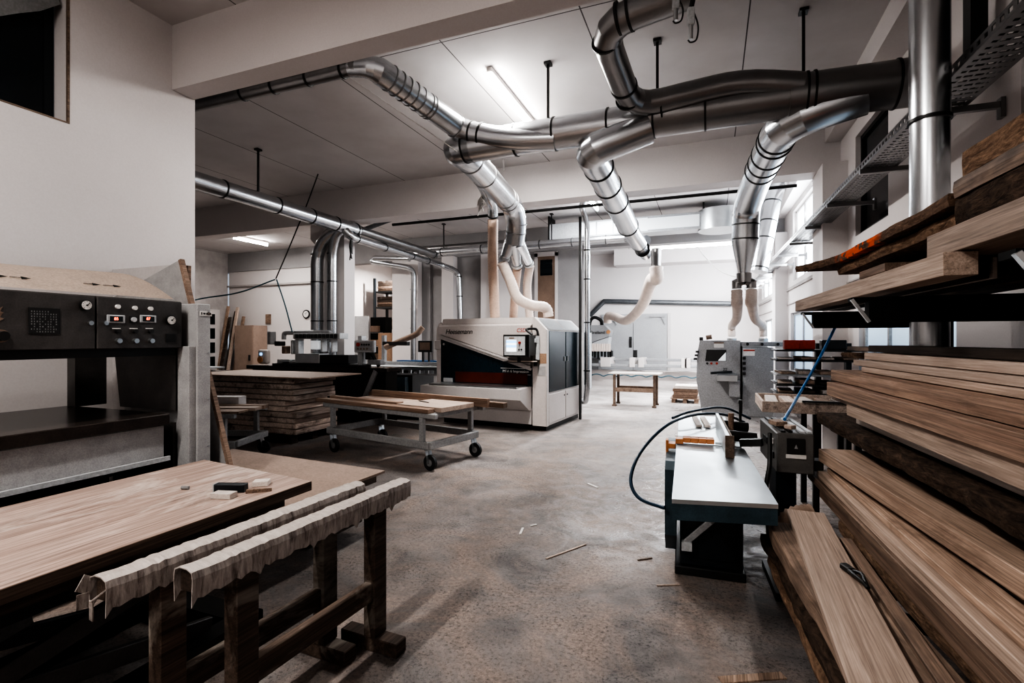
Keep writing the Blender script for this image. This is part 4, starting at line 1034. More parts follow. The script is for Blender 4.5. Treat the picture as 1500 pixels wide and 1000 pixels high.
# control panel on its arm
y = -.42; q0, q1 = sf(737,490,y), sf(775,523,y)
CP = MB().rng((q0.x,y,q1.z),(q1.x,y+.05,q0.z),.004).rng((q1.x-.06,y+.0,q1.z+.02),(q1.x-.01,y+.3,q0.z-.01),.004).rng((q0.x+.05,y+.05,q1.z+.03),(q1.x-.02,y+.32,q0.z-.03)).build('control_panel', 'black', SD)
cx, cz, cw, ch = (q0.x+q1.x)/2-.02, (q0.z+q1.z)/2, q1.x-q0.x, q0.z-q1.z
MB().rng((cx-cw*.41,y-.006,cz-ch*.42),(cx+cw*.39,y,cz+ch*.42)).build('panel_face', 'machine_light', CP)
s = MB().rng((cx-cw*.32,y-.009,cz-ch*.26),(cx+cw*.06,y-.006,cz+ch*.26)).build('screen', 'screen_white', CP)
for dz in (-.08,.12): MB().rng((cx-cw*.32,y-.011,cz+ch*dz),(cx+cw*.06,y-.009,cz+ch*(dz+.12))).build('screen_bar', 'screen', CP)
MB().disc((cx+cw*.2,y-.006,cz+ch*.14),(0,-1,0),.022,.03,16).build('stop_button', 'red', CP)
for dx in (.17,.26): MB().disc((cx+cw*dx,y-.006,cz-ch*.16),(0,-1,0),.013,.015,12).build('button', 'black', CP)
MB().rng((cx-cw*.22,y-.009,cz+ch*.32),(cx-cw*.02,y-.006,cz+ch*.37)).build('label_strip', 'brown_door', CP)
MB().bar((q1.x-.02,y+.25,q0.z-.1),(2.18,-.02,q0.z-.12),.06,.07,(0,0,1)).build('panel_arm', 'machine_light', SD)
b = MB(); b.cyl((2.2,-.05,q0.z-.45),(2.2,-.05,q0.z-.02),.04); b.build('panel_arm', 'machine_light', SD)
MB().tube(spline([(q1.x-.03,y+.2,q0.z-.0),(2.05,-.2,q0.z+.09),(2.18,-.08,q0.z+.1),(2.22,-.06,q0.z-.02)],6),.022,10).build('cable', 'black', SD)
MB().box((2.18,-.05,q0.z-.5),(.08,.09,.12)).build('hand_control', 'black', SD)
q = sf(772,531,-.1); b = MB(); b.rng((q.x-.42,-.25,1.24),(q.x+.12,-.05,1.255)); b.build('shelf', 'black', SD); MB().rng((q.x-.3,-.25,1.256),(q.x+.2,-.08,1.27)).build('note', 'cardboard', SD)
b = MB(); b.cyl((cx+.02,y+.12,1.257),(cx+.02,y+.12,q1.z+.03),.03); b.build('panel_foot', 'black', SD)
q = sf(793,520,0); MB().rng((q.x-.09,-.004,1.22),(q.x+.1,0,1.4)).build('warning_sheet', 'carton', SD); MB().rng((q.x-.07,-.004,1.0),(q.x+.08,0,1.17)).build('warning_sheet', 'fibre_face', SD)
# right-hand side: slanted glass hatches, teal doors, white doors
XR_ = W_
for k, (ya, yb) in enumerate(((.10,.93),(.97,1.88))):
    sl = MB(); sl._faces([(2.13,ya+.03,Hs-.01),(2.13,yb-.03,Hs-.01),(W_+.006,yb-.0,1.83),(W_+.006,ya,1.83)],[(0,1,2,3)])
    bmesh.ops.solidify(sl.bm, geom=sl.bm.faces[:], thickness=.012); sl.build('slanted_hatch', 'machine_light', SD)
    d_ = MB().rng((W_-.01,ya,.70),(W_+.012,yb,1.80),.004).build('upper_door', 'teal_dark', SD)
    yy = yb-.06 if k == 0 else ya+.06
    MB().box((W_+.022,yy,1.28),(.02,.03,.09)).build('latch', 'steel', d_)
    d_ = MB().rng((W_-.01,ya,.14),(W_+.012,yb,.66),.004).build('lower_door', 'white_paint', SD)
    MB().disc((W_+.012,yy,.58),(1,0,0),.018,.008,12).build('lock', 'black', d_)
b = MB(); b.rng((W_-.01,.0,.1),(W_+.008,.09,1.82)); b.rng((W_-.01,1.9,.1),(W_+.008,Dp-.02,1.8)); b.build('corner_post', 'white_paint', SD)
# collars for the hoses are part of the sander top: small lip rings
# ================================================================ JOINTER
JA = math.radians(3.0)
JT = thing('surface_planer', 'long blue surface planer with bright worn steel table', 'planing machine', (.062,2.68,0), JA)
jz = .85
def jf(px, py, z=jz):
    q = P(px, py, z=z); return Matrix.LocRotScale(JT.location, JT.rotation_euler, None).inverted() @ q
b = MB(); b.prism([(-.247,0.0),(.245,.075),(.235,1.42),(-.235,1.42)], 'z', jz-.022, jz); o = b.build('outfeed_table', 'cast_top', JT)
b = MB(); b.prism([(-.245,.002),(.243,.077),(.233,1.42),(-.233,1.42)], 'z', jz-.105, jz-.0225); b.build('table_body', 'blue_paint', JT)
b = MB(); b.rng((-.23,1.50,jz-.03),(.23,3.05,jz-.006),.003); b.build('infeed_table', 'cast_top', JT)
b = MB(); b.rng((-.225,1.5,jz-.12),(.225,3.0,jz-.031)); b.build('table_body', 'blue_paint', JT)
b = MB(); b.cyl((-.24,1.46,jz-.05),(.24,1.46,jz-.05),.042); b.build('cutter_block', 'steel', JT)
b = MB(); b.prism([(1.0,jz-.10),(1.0,jz-.55),(1.15,jz-.7),(1.9,jz-.7),(2.0,jz-.55),(2.0,jz-.06),(1.1,jz-.06)], 'x', -.31, -.236); b.build('side_casting', 'blue_paint', JT)
b = MB(); b.rng((-.21,1.12,.06),(.20,2.1,jz-.125),.008); b.build('base', 'blue_dark', JT)
b = MB(); b.rng((-.245,1.085,0),(.215,2.15,.06),.006); b.build('foot_plate', 'black', JT)
b = MB(); b.rng((-.09,1.108,.12),(.16,1.119,.55),.003); b.build('access_panel', 'blue_dark', JT)
LV = MB().bar((-.175,1.06,.24),(.03,1.07,.44),.022,.04,(0,0,1),.003).rng((.01,1.05,.42),(.06,1.12,.47)).build('crank_lever', 'machine_grey', JT)
MB().rng((-.20,1.03,.19),(-.13,1.10,.25),.003).build('lever_block', 'machine_light', LV)
FN = MB().rng((.085,1.05,jz+.004),(.11,2.15,jz+.15),.003).build('fence', 'cast_top', JT)
b = MB(); b.rng((.112,1.10,jz+.02),(.135,2.1,jz+.13)); b.build('fence_back', 'edge_wood', FN)
MB().rng((.08,1.035,jz+.002),(.137,1.05,jz+.152),.002).build('fence_end', 'edge_wood', FN)
for yy in (1.5,2.0):
    MB().tube([(.135,yy,jz+.075),(.33,yy+.02,jz+.06)],.04,16).build('fence_support', 'black', FN)
MB().bar((.28,2.1,jz-.02),(.28,2.1,jz+.26),.02,.02,(0,1,0)).rng((.265,2.085,jz+.25),(.295,2.115,jz+.28)).build('fence_handle', 'black', JT)
MB().tube([(.19,1.9,jz+.01),(.19,1.9,jz+.19)],.022,12).build('wooden_handle', 'red_wood', JT)
GD = MB(); g0 = 1.44
for k in range(6):
    x = -.29+.055*k; z = jz+.055-(.05 if k == 0 else .012 if k == 1 else 0)
    GD.box((x+.02,g0,z-.018),(.0548,.10,.038),None,.004)
GD = GD.rng((-.315,g0-.045,jz-.10),(-.295,g0+.045,jz+.03),.004).build('blade_guard', 'orange', JT)
b = MB(); b.bar((-.25,g0,jz+.057),(.03,g0,jz+.057),.008,.003,(0,0,1)); b.build('guard_rib', 'brown_door', GD)
b = MB()
for k in range(10): b.box((.045+.004*k,g0,jz+.03),(.003,.05,.012))
b.build('guard_comb', 'steel', GD) if False else b.bm.free()
MB().rng((.04,g0-.012,jz+.012),(.083,g0+.012,jz+.03)).build('guard_arm', 'steel', JT)
# paint chips and marks on the end of the table
b = MB()
for (x, z, s) in ((.19,jz-.075,.014),(.205,jz-.06,.008),(.155,jz-.055,.007),(.17,jz-.07,.006)): b.disc((x,.068+.15*(x-.19),z),(0,-1,0),s,.004,8)
b.bm.free()
# slot mortiser box to the right of it
q = P(1155,657,d=3.2)
MO = thing('slot_mortiser', 'grey box-shaped slot mortising head beside the planer with black square window', 'mortising machine', (.475,3.52,0), math.radians(4))
b = MB(); b.rng((-.10,0,.83),(.105,.62,1.075),.006); b.build('body', 'hammer_grey', MO)
f = MB().rng((-.045,-.008,.95),(.055,0,1.045),.002).build('window', 'black', MO)
MB().rng((-.05,-.010,.925),(.06,-.001,.948)).build('name_plate', 'paper', MO)
MB().prism([(-.005,.985),(.015,.985),(.005,1.01)], 'y', -.011, -.008).build('emblem', 'machine_grey', f)
for x in (-.06,-.02,.045,.085): MB().rng((x-.012,.02,1.076),(x+.012,.6,1.088)).build('slide_rail', 'machine_light' if x > 0 else 'black', MO)
b = MB(); b.rng((-.108,.08,.90),(-.10,.2,.94)); b.rng((-.108,.3,.95),(-.10,.45,.99)); b.build('side_slot', 'black', MO)
MB().rng((-.112,.10,.985),(-.10,.17,1.02),.003).build('switch', 'paper', MO)
b = MB(); b.rng((-.06,.25,.05),(.06,.5,.83)); b.build('pedestal', 'blue_dark', MO); MB().rng((-.09,.08,0),(.1,.6,.05)).build('foot', 'black', MO)
MB().rng((.106,.02,.856),(.16,.12,.912),.004).build('side_arm', 'black', MO)
MB().bar((-.105,.5,.92),(-.24,.55,.90),.06,.05,(0,0,1)).build('clamp_arm', 'black', MO)
b = MB(); b.tube(spline([(-.13,.05,1.06),(-.15,-.06,.9),(-.175,-.10,.75),(-.175,-.16,.55),(-.155,-.14,.33)],8),.013,8); b.build('black_cable', 'black', MO)
# offcuts lying on the mortiser
MM = Matrix.LocRotScale(MO.location, MO.rotation_euler, None)
for i, (x, y, s, lb) in enumerate(((-.055,.22,(.07,.12,.03),'larger brown scrap block on top of the mortiser'),(-.01,.08,(.05,.05,.025),'small pale scrap cube on top of the mortiser'))):
    solo('offcut', MB().box(MM @ V((x,y,1.09+s[2]/2)), s, .5*i+.3, .003), 'oak' if i == 0 else 'pale_wood', lb, 'offcut')
# dust hose below the mortiser
hs = [V((.36,3.30,.66)), V((.48,3.42,.70)), V((.62,3.52,.70)), V((.80,3.65,.68))]
solo('flexible_hose', MB().hose(spline([V((.395,3.36,.44)), V((.40,3.31,.58)), V((.44,3.30,.64)), V((.53,3.33,.655))], 8), .05, .022, .10, 18), 'fibre', 'ribbed grey-brown dust hose bending under the mortising head', 'hose')
# blue air hose looping over the planer
pts = [P(1090,618,d=5.2), P(1060,607,d=5.0), P(1020,607,d=4.7), P(978,622,d=4.3), P(940,660,d=4.0), P(924,700,d=3.8), P(935,728,d=3.65), P(968,742,d=3.5), P(974,743,d=3.48)]
pts = [pts[0]]+[V((p.x, p.y, max(p.z, .90) if i < 3 else p.z)) for i, p in enumerate(pts)][1:]
solo('air_hose', MB().tube(spline(pts, 8), .013, 10), 'blue_hose', 'dark blue air hose looping out over the left side of the planer', 'hose')
pts = [P(1056,611,d=5.0), P(1000,612,d=4.75), P(955,640,d=4.4), P(968,630,d=4.35)]
solo('air_hose', MB().tube(spline([P(1100,622,d=5.3)+V((0,.1,.05)), P(1060,604,d=5.3)+V((0,0,.05)), P(1015,602,d=4.9), P(985,612,d=4.7)], 8), .012, 10), 'blue_hose', 'second shorter blue air hose lying across the planer fence', 'hose')
solo('air_hose', MB().tube(spline([V((.47,3.95,1.10)), P(1172,575,d=4.2), P(1200,525,d=4.25), P(1225,476,d=4.3)], 8), .011, 10), 'blue_cord', 'bright blue air line slanting up from the mortiser to the lumber rack', 'hose')
for i, px in enumerate((1063,1076)):
    o = MB().rng((-.025,-.28,0),(.025,.28,.02),.002).build('lath', 'white_wood'); o.location = (-.15+.075*i+.02, 5.2, jz+.003); o.rotation_euler = (0,0,.10)
    tag(o, ('left','right')[i]+' of two short pale laths lying on the far planer table', 'lath')
# ================================================================ FOUR-SIDED PLANER
FX0, FY = P(1020,560,y=12.0).x, 12.0
FP = thing('four_sided_planer', 'tall light grey four-sided planer under the forked pale hoses', 'planing machine', (FX0,FY,0))
def ff(px, py): q = P(px, py, y=FY); return q.x-FX0, q.z
xm = ff(1086,500)[0]; xr = ff(1133,500)[0]; zt_ = 1.63
b = MB(); b.prism([(.12,0),(-.0,.75),(.02,1.35),(.07,zt_),(xm-.02,zt_),(xm-.02,0)], 'y', 0, 1.6); b.build('left_cabinet', 'machine_grey', FP)
b = MB(); b.rng((xm+.02,-.05,0),(xr,1.5,1.48),.01); b.build('right_cabinet', 'machine_grey', FP)
b = MB(); b.rng((xm-.02,.1,0),(xm+.02,1.4,1.5)); b.build('joint', 'black', FP)
b = MB(); b.rng((xm+.0,.0,1.50),(xr+.25,1.4,1.60),.01); b.build('top_rail', 'machine_grey', FP)
for dx in (.12,.4,.7): MB().disc((xm+dx,-.005,1.55),(0,-1,0),.03,.03,12).build('clamp_knob', 'black', FP)
a_, c_ = ff(1033,512), ff(1064,529)
MB().prism([(a_[0],c_[1]),(a_[0]+.03,a_[1]),(c_[0],a_[1]),(c_[0],c_[1])], 'y', -.008, 0).build('viewing_window', 'black', FP)
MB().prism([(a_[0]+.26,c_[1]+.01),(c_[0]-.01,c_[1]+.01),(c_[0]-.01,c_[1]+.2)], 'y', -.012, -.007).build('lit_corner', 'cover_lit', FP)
for px in (1036,1042,1050): x, z = ff(px,532); MB().disc((x,0,z),(0,-1,0),.025,.02,12).build('button', 'red' if px > 1040 else 'black', FP)
x, z = ff(1053,505); MB().rng((x-.1,-.006,z-.06),(x+.1,0,z+.05)).build('warning_label', 'paper', FP); MB().rng((x-.1,-.008,z+.03),(x+.1,-.005,z+.06)).build('warning_strip', 'brown_door', FP)
x, z = ff(1062,541); lettering('number_lettering', '22', .09, 'black', FP, (x,-.004,z), (PI/2,0,0)); 
x, z = ff(1056,550); MB().rng((x-.18,-.006,z-.1),(x+.18,-.0,z+.08)).build('cover_plate', 'machine_grey', FP)
x, z = ff(1097,516); MB().rng((x-.11,-.056,z-.07),(x+.11,-.05,z+.07)).build('warning_label', 'paper', FP); MB().rng((x-.11,-.059,z+.03),(x+.11,-.055,z+.06)).build('warning_strip', 'red', FP)
b = MB(); b.prism([(-.55,.90),(0,.93),(0,.78),(-.5,.78)], 'x', .42, xm-.1); b.build('infeed_table', 'steel', FP)
MB().bar((.3,-.3,.93),(.72,-.05,.95),.03,.05,(0,0,1)).build('guide_rail', 'black', FP)
MB().rng((xm-.25,-.4,.45),(xm-.05,0,.78)).build('table_stand', 'machine_grey', FP)
for k in range(3): MB().box((.02-.02*k,-.03,1.38-.08*k),(.07,.05,.045)).build('end_button', 'black', FP)
MB().rng((.06,.05,zt_),(.14,.12,zt_+.07)).build('signal_lamp', 'black', FP); b = MB(); b.cyl((.2,.1,zt_+.06),(.32,.1,zt_+.08),.05); b.build('signal_lamp', 'brown_door', FP)
for k in range(4): MB().box((xm+.05,-.08,1.25-.11*k),(.06,.05,.06)).build('side_switch', 'black', FP)
# ================================================================ CNC AT THE BACK
CX = P(880,490,y=18).x
CN = thing('machining_centre', 'grey machining centre with brush skirted head and long white beam bed by the back wall', 'machining centre', (CX,18.2,0))
def cf(px, py, y=18.): q = P(px, py, y=y); return q.x-CX, q.z
hx0, hx1 = cf(866,490)[0], cf(896,490)[0]; hz0, hz1 = cf(880,502)[1], cf(880,476)[1]
b = MB(); b.prism([(hx0,hz0),(hx0,hz1),(hx1-.25,hz1),(hx1-.02,hz1-.22),(hx1-.08,hz1-.4)], 'y', -.3, .3); b.build('head_cover', 'machine_grey', CN)
b = MB(); b.prism([(hx0,hz0-.02),(hx1-.08,hz1-.42),(hx1-.12,hz0-.05),(hx0,hz0-.05)], 'y', -.28, .28); b.build('head_cover_lower', 'machine_light', CN)
lettering('logo_lettering', 'Drelland', .15, 'black', CN, ((hx0+hx1)/2-.12,-.305,(hz0+hz1)/2+.05), (PI/2,0,0))
MB().disc(((hx0+hx1)/2+.27,-.3,(hz0+hz1)/2+.07),(0,-1,0),.07,.01,16).build('emblem', 'orange_dust', CN)
for k in range(8): MB().rng((hx0+.05+k*.085,-.33,hz0-.3),(hx0+.12+k*.085,-.28,hz0-.03)).build('brush', 'hose_pale', CN)
for k in range(7): MB().cyl((hx0+.0+k*.12,-.1,hz0-.48-.05*(k%3)),(hx0+.0+k*.12,-.1,hz0-.28),.045,seg=10).build('tool_spindle', 'black', CN)
MB().tube(spline([(hx0-.05,0,hz0-.3),(hx0-.1,0,hz1+.02),(hx0+.05,0,hz1+.28),(hx0+.3,0,hz1+.18),(hx0+.35,0,hz1)],6),.06,10).build('energy_chain', 'black', CN)
MB().rng((hx0-.25,.3,0),(hx0+.15,.7,hz1)).build('gantry_column', 'machine_light', CN)
bx1 = cf(1030,540)[0]
for k, (dy, z) in enumerate(((-.35,.80),(.25,.98))): MB().rng((hx0-.2,dy-.1,z-.09),(bx1,dy+.1,z),.01).build('bed_beam', 'machine_grey', CN)
MB().rng((hx0-.2,-.1,.0),(bx1,.5,.55)).build('bed', 'white_paint', CN)
for px in (886,893,928,941,1003,1008):
    x, _ = cf(px,540); MB().rng((x-.1,-.5,.70),(x+.08,.4,1.02),.01).build('clamp_carriage', 'white_paint', CN)
for px in (891,929): x, _ = cf(px,530); MB().rng((x-.05,-.1,1.02),(x+.08,.02,1.28)).build('suction_unit', 'black', CN)
pts = []
for k in range(40): pts.append((hx0+(bx1-hx0)*k/39, -.42, .36+.07*abs(math.sin(k*.62))))
MB().tube(spline(pts,3),.02,8).build('air_hose', 'teal_hose', CN)
# trestle table in front of it
a_, c_ = P(893,550,z=.82), P(953,548,z=.82)
WT = thing('work_table', 'small light work table with brown rails before the back wall machine', 'table', ((a_.x+c_.x)/2,12.9,0))
MB().rng((-.62,-.3,.79),(.62,.45,.82)).build('table_top', 'white_wood', WT)
for s in (-.48,.48):
    for yy in (-.22,.36): MB().rng((s-.03,yy-.03,0),(s+.03,yy+.03,.79)).rng((s-.05,yy-.05,0),(s+.05,yy+.05,.04)).build('leg', 'edge_wood', WT)
for yy in (-.22,.36): MB().rng((-.45,yy-.015,.36),(.45,yy+.015,.46)).build('rail', 'oak', WT)
# pallet of boards left of the planer
q = P(1004,588,z=0)
b = thing('pallet', 'small pallet holding a low pile of short boards left of the grey planer', 'pallet', (q.x,q.y,0))
for x in (-.28,0,.28): MB().rng((x-.05,-.35,0),(x+.05,.35,.10)).build('runner', 'oak', b)
MB().rng((-.36,-.38,.10),(.36,.38,.125)).build('deck', 'oak', b)
for k in range(4):
    o = MB().rng((-.3,-.34,0),(.3,.34,.075),.003).build('short_board', 'red_wood' if k < 3 else 'white_wood'); o.location = (q.x+.02*(k%2)+.03*(k==3), q.y, .128+.08*k)
    tag(o, ('lowest','second','third','topmost pale')[k]+' board of the low pile left of the grey planer', 'board', 'short boards on the small pallet')
solo('control_cabinet', MB().rng((P(844,500,y=16.5).x,16.5,0),(P(862,500,y=16.5).x,17.0,P(850,487,y=16.5).z),.02), 'machine_light', 'pale upright control cabinet partly behind the thin drop pipe', 'cabinet')
# ================================================================ EDGE BANDER
EB = thing('edge_bander', 'long edge banding machine crowded with grey heads behind the panel stack', 'edge banding machine', (-7.6,8.45,0))
def ef(px, py): q = P(px, py, y=8.4); return q.x+7.6, q.z
MB().rng((-1.7,-.2,.0),(1.75,.18,1.02)).build('base', 'black', EB)
MB().rng((-1.75,-.32,1.02),(1.85,.18,1.10),.006).build('bed', 'dark_laminate', EB)
MB().rng((-1.0,-.33,1.1),(1.35,-.12,1.15)).build('feed_track', 'black', EB)
x0, z0 = ef(446,530); x1, z1 = ef(516,512)
MB().rng((x0,-.3,1.16),(x0+.62,.0,1.36),.01).build('motor_housing', 'steel', EB); MB().rng((x0+.62,-.3,1.16),(x1+.1,.0,1.34),.01).build('belt_housing', 'black', EB)
for px in (445,536): x, z = ef(px,520); MB().rng((x-.04,-.25,1.1),(x+.05,-.1,1.72)).build('upright', 'machine_light', EB)
xa_, z_ = ef(440,493); xb_, _ = ef(508,493); MB().rng((xa_,-.26,z_-.05),(xb_,.0,z_+.07),.01).build('pressure_beam', 'machine_light', EB)
for k in range(11): MB().cyl((xa_+.12+k*.1,-.27,z_-.03),(xa_+.12+k*.1,-.27,z_+.05),.035,seg=12).build('pressure_roller', 'black', EB)
xa_, z_ = ef(408,487); xb_, _ = ef(478,487); MB().tube(fillet([(xa_,.1,z_-.15),(xa_,.1,z_+.0),(xb_,.1,z_+.0),(xb_,.1,z_-.2)],.1,4),.05,10).build('guard_bar', 'machine_grey', EB)
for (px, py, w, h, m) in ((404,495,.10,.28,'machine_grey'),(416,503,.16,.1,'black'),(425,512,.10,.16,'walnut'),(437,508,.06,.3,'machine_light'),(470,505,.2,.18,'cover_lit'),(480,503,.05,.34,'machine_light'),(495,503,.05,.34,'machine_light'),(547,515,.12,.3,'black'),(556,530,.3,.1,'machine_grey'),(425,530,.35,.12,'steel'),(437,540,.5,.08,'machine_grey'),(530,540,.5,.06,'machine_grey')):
    x, z = ef(px, py); z = max(z, 1.11+h/2); MB().box((x,-.16,z),(w,.16,h),None,.012).build('processing_unit', m, EB)
x, z = ef(398,533); b = MB(); b.box((x,-.25,1.28),(.26,.12,.3),None,.04); tr = b.build('glue_unit', 'white_paint', EB)
MB().disc((x-.03,-.32,1.22),(0,-1,0),.07,.02,16).build('glue_cap', 'orange_dust', tr); MB().disc((x-.02,-.31,1.34),(0,-1,0),.03,.02,12).build('blue_mark', 'screen', tr)
x, z = ef(551,508); cp = MB().rng((x-.24,-.42,z-.10),(x+.22,-.34,z+.13),.01).build('control_box', 'machine_light', EB)
MB().rng((x-.2,-.425,z-.07),(x+.18,-.42,z+.10)).build('control_face', 'machine_grey', cp)
MB().disc((x-.13,-.425,z+.05),(0,-1,0),.035,.03,14).build('stop_button', 'red', cp)
for k in range(4): MB().disc((x-.05+k*.055,-.425,z+.05),(0,-1,0),.017,.015,10).build('button', 'black', cp)
for k in range(4): MB().disc((x-.14+k*.07,-.425,z-.03),(0,-1,0),.017,.015,10).build('button', 'brown_door', cp)
MB().bar((x,-.3,z),(x+.1,-.1,1.12),.05,.05).build('control_arm', 'black', EB)
MB().bar((1.6,-.3,1.05),(1.2,-.3,.25),.09,.05,(0,1,0)).build('prop_strut', 'machine_grey', EB)
# ================================================================ PANEL SAW
for xx_, yy_ in ((P(1072,492,y=12.4).x-FX0,.4),(P(1118,492,y=12.5).x-FX0,.5)): MB().cyl((xx_,yy_,1.60),(xx_,yy_,1.675),.1).build('dust_outlet', 'steel', FP)
PW = thing('panel_saw', 'grey sliding table panel saw with blue guard left of the wide sander', 'saw', (-6.6,10.35,0))
MB().rng((-1.3,-.4,.12),(.3,.5,.92)).build('cabinet', 'black', PW)
MB().rng((-1.5,-.55,.98),(.2,.55,1.04),.004).build('saw_table', 'machine_light', PW)
MB().rng((.05,-.62,.97),(1.45,-.3,1.05),.004).build('sliding_table', 'steel', PW)
for k in range(6): MB().rng((.1+k*.22,-.66,.90),(.17+k*.22,-.62,.97)).build('roller', 'steel', PW)
MB().rng((.0,-.68,.86),(1.45,-.64,.9)).build('roller_rail', 'machine_grey', PW)
for x in (.4,1.35): MB().rng((x-.03,-.66,0),(x+.03,-.6,.86)).build('support_leg', 'black', PW)
MB().rng((-.9,.0,1.04),(1.0,.12,1.12)).build('rip_fence', 'machine_light', PW)
MB().rng((-.6,.25,1.04),(1.1,.5,1.14)).build('blue_guide', 'blue_cord', PW)
bl = MB().bar((-1.0,.3,1.1),(-1.0,.3,1.75),.09,.09,(0,1,0)).build('guard_post', 'machine_grey', PW)
MB().bar((-1.0,.3,1.55),(-.1,.0,1.55),.1,.09).build('guard_arm', 'black', PW)
MB().hose(spline([V((-.9,.2,1.45)),V((-.5,.3,1.62)),V((-.1,.35,1.78)),V((.05,.4,1.95))],6),.07,.03,.06,12).build('dust_hose', 'fibre', PW)
x = P(618,512,y=10.3).x+6.6; MB().rng((x-.2,.1,1.35),(x+.18,.16,1.62),.008).build('control_panel', 'black', PW); MB().rng((x-.15,.09,1.4),(x+.13,.1,1.58)).build('panel_face', 'brown_door', PW)
for dx in (-.08,.08): MB().rng((x+dx-.02,.12,1.04),(x+dx+.02,.16,1.36)).build('panel_post', 'black', PW)
b = MB(); b.rng((-.2,-.6,.3),(.2,-.42,.8)); b.build('side_box', 'blue_paint', PW)
solo('tool_box', MB().rng((-6.3,9.0,0),(-5.5,9.5,.45),.01), 'black', 'dark low box on the floor between saw and sander', 'box')
# ================================================================ STORE ROOM THINGS
def sq(px, py, y): return P(px, py, y=y)
RK = thing('storage_rack', 'dark storage rack in the store room crammed with brown stock', 'rack', (sq(570,500,16.6).x,16.6,0))
rw = 1.15
for x in (-.45,rw-.0):
    for yy in (-.3,.5): MB().rng((x-.04,yy-.04,0),(x+.04,yy+.04,4.0)).build('upright', 'blue_dark', RK)
for z in (1.2,2.1,2.9,3.5): MB().rng((-.45,-.3,z-.06),(rw,.5,z)).build('shelf', 'black', RK)
MB().bar((-.42,-.32,2.12),(rw,-.32,2.8),.03,.03,(0,1,0)).build('brace', 'machine_grey', RK)
random.seed(21); k = 0
for z0, n in ((3.502,4),(2.902,4),(2.102,3)):
    z = z0
    for i in range(n):
        h = random.uniform(.07,.12); o = MB().rng((-.36,-.25,0),(rw-.1,.4,h),.01).build('stock_board', ('bark','walnut','dark_wood','trestle_wood')[k%4])
        o.location = (RK.location.x+random.uniform(-.02,.03), 16.6-.0, z); z += h+.005
        tag(o, ('lowest','second','third','topmost')[i if i < n-1 else 3]+' rough board on the '+{3.502:'top',2.902:'second highest',2.102:'middle'}[z0]+' shelf of the store room rack', 'board', 'rough boards in the store room rack'); k += 1
for i, (px, py, w, h, lb) in enumerate(((568,470,.34,1.05,'tall brown carton standing upright in the store room opening'),(562,500,.4,.6,'left of two brown carton flaps below the tall carton'),(574,500,.4,.6,'right of two brown carton flaps below the tall carton'))):
    q = sq(px, py, 15.4-.35*(i>0)); zt2 = q.z+h/2
    o = MB().rng((-w/2,-.1,0),(w/2,.1,zt2 if i else 1.0)).build('carton', 'carton'); o.location = (q.x,15.6-.5*(i>0)-.3*(i==2),.0) if i else (q.x,16.02,1.7+.0)
    tag(o, lb, 'carton')
q0, q1 = sq(536,490,15.2), sq(556,464,15.2)
CBN = thing('tool_cabinet', 'open tool cabinet with grey door in the store room', 'cabinet', (q0.x,15.4,0))
MB().rng((.05,0,0),(q1.x-q0.x+.1,.4,q1.z)).build('carcass', 'black_matt', CBN)
MB().rng((-.75,-.05,.3),(-.0,-.02,q1.z+.05)).build('door', 'machine_light', CBN)
for z in (.9,1.4,1.9): MB().rng((.1,-.03,z-.02),(q1.x-q0.x,-.0,z)).build('shelf', 'machine_light', CBN)
for z, m in ((.92,'walnut'),(1.42,'carton'),(1.92,'brown_door')): MB().rng((.15,-.15,z),(q1.x-q0.x-.1,-.03,z+.22)).build('drawer_box', m, CBN)
q = sq(540,430,17.9)
WB = thing('wall_bracket', 'white steel wall bracket frame high in the store room', 'bracket', (q.x,18.15,q.z))
b = MB(); b.bar((-.9,0,.3),(.6,-.02,.3),.06,.06,(0,0,1)); b.bar((-.3,-.02,-.45),(.6,-.02,-.45),.06,.06,(0,0,1)); b.bar((-.3,-.02,.3),(-.3,-.02,-.45),.06,.06,(0,1,0)); b.bar((-.25,-.02,-.4),(.4,-.02,.25),.05,.05,(0,1,0)); b.bar((-.9,-.0,.28),(-.35,-.0,-.2),.05,.05,(0,1,0)); b.build('frame', 'machine_light', WB)
MB().rng((.55,-.05,-.4),(1.15,-.01,.4)).build('grille', 'machine_grey', WB)
# offcut on the floor etc.
for (a, b_, w, lb, m) in (((800,818),(858,797),.018,'long thin pale wood strip lying on the open floor','pale_wood'),((934,820),(955,817),.012,'short dark sliver on the floor left of the planer foot','edge_wood'),((962,857),(996,856),.014,'thin pale sliver on the floor before the planer foot','pale_wood'),((1055,996),(1148,989),.05,'brown board scrap at the bottom edge of the floor','oak'),((861,708),(876,714),.03,'small white curled shaving on the floor beside the planer','paper'),((762,782),(766,773),.02,'tiny pale chip on the floor left of the long strip','paper'),((777,770),(786,768),.02,'tiny white chip just right of another on the open floor','paper')):
    A, B = P(*a, z=.004), P(*b_, z=.004); solo('wood_sliver', MB().bar(A, B, w, .008, (0,0,1), .001), m, lb, 'offcut')
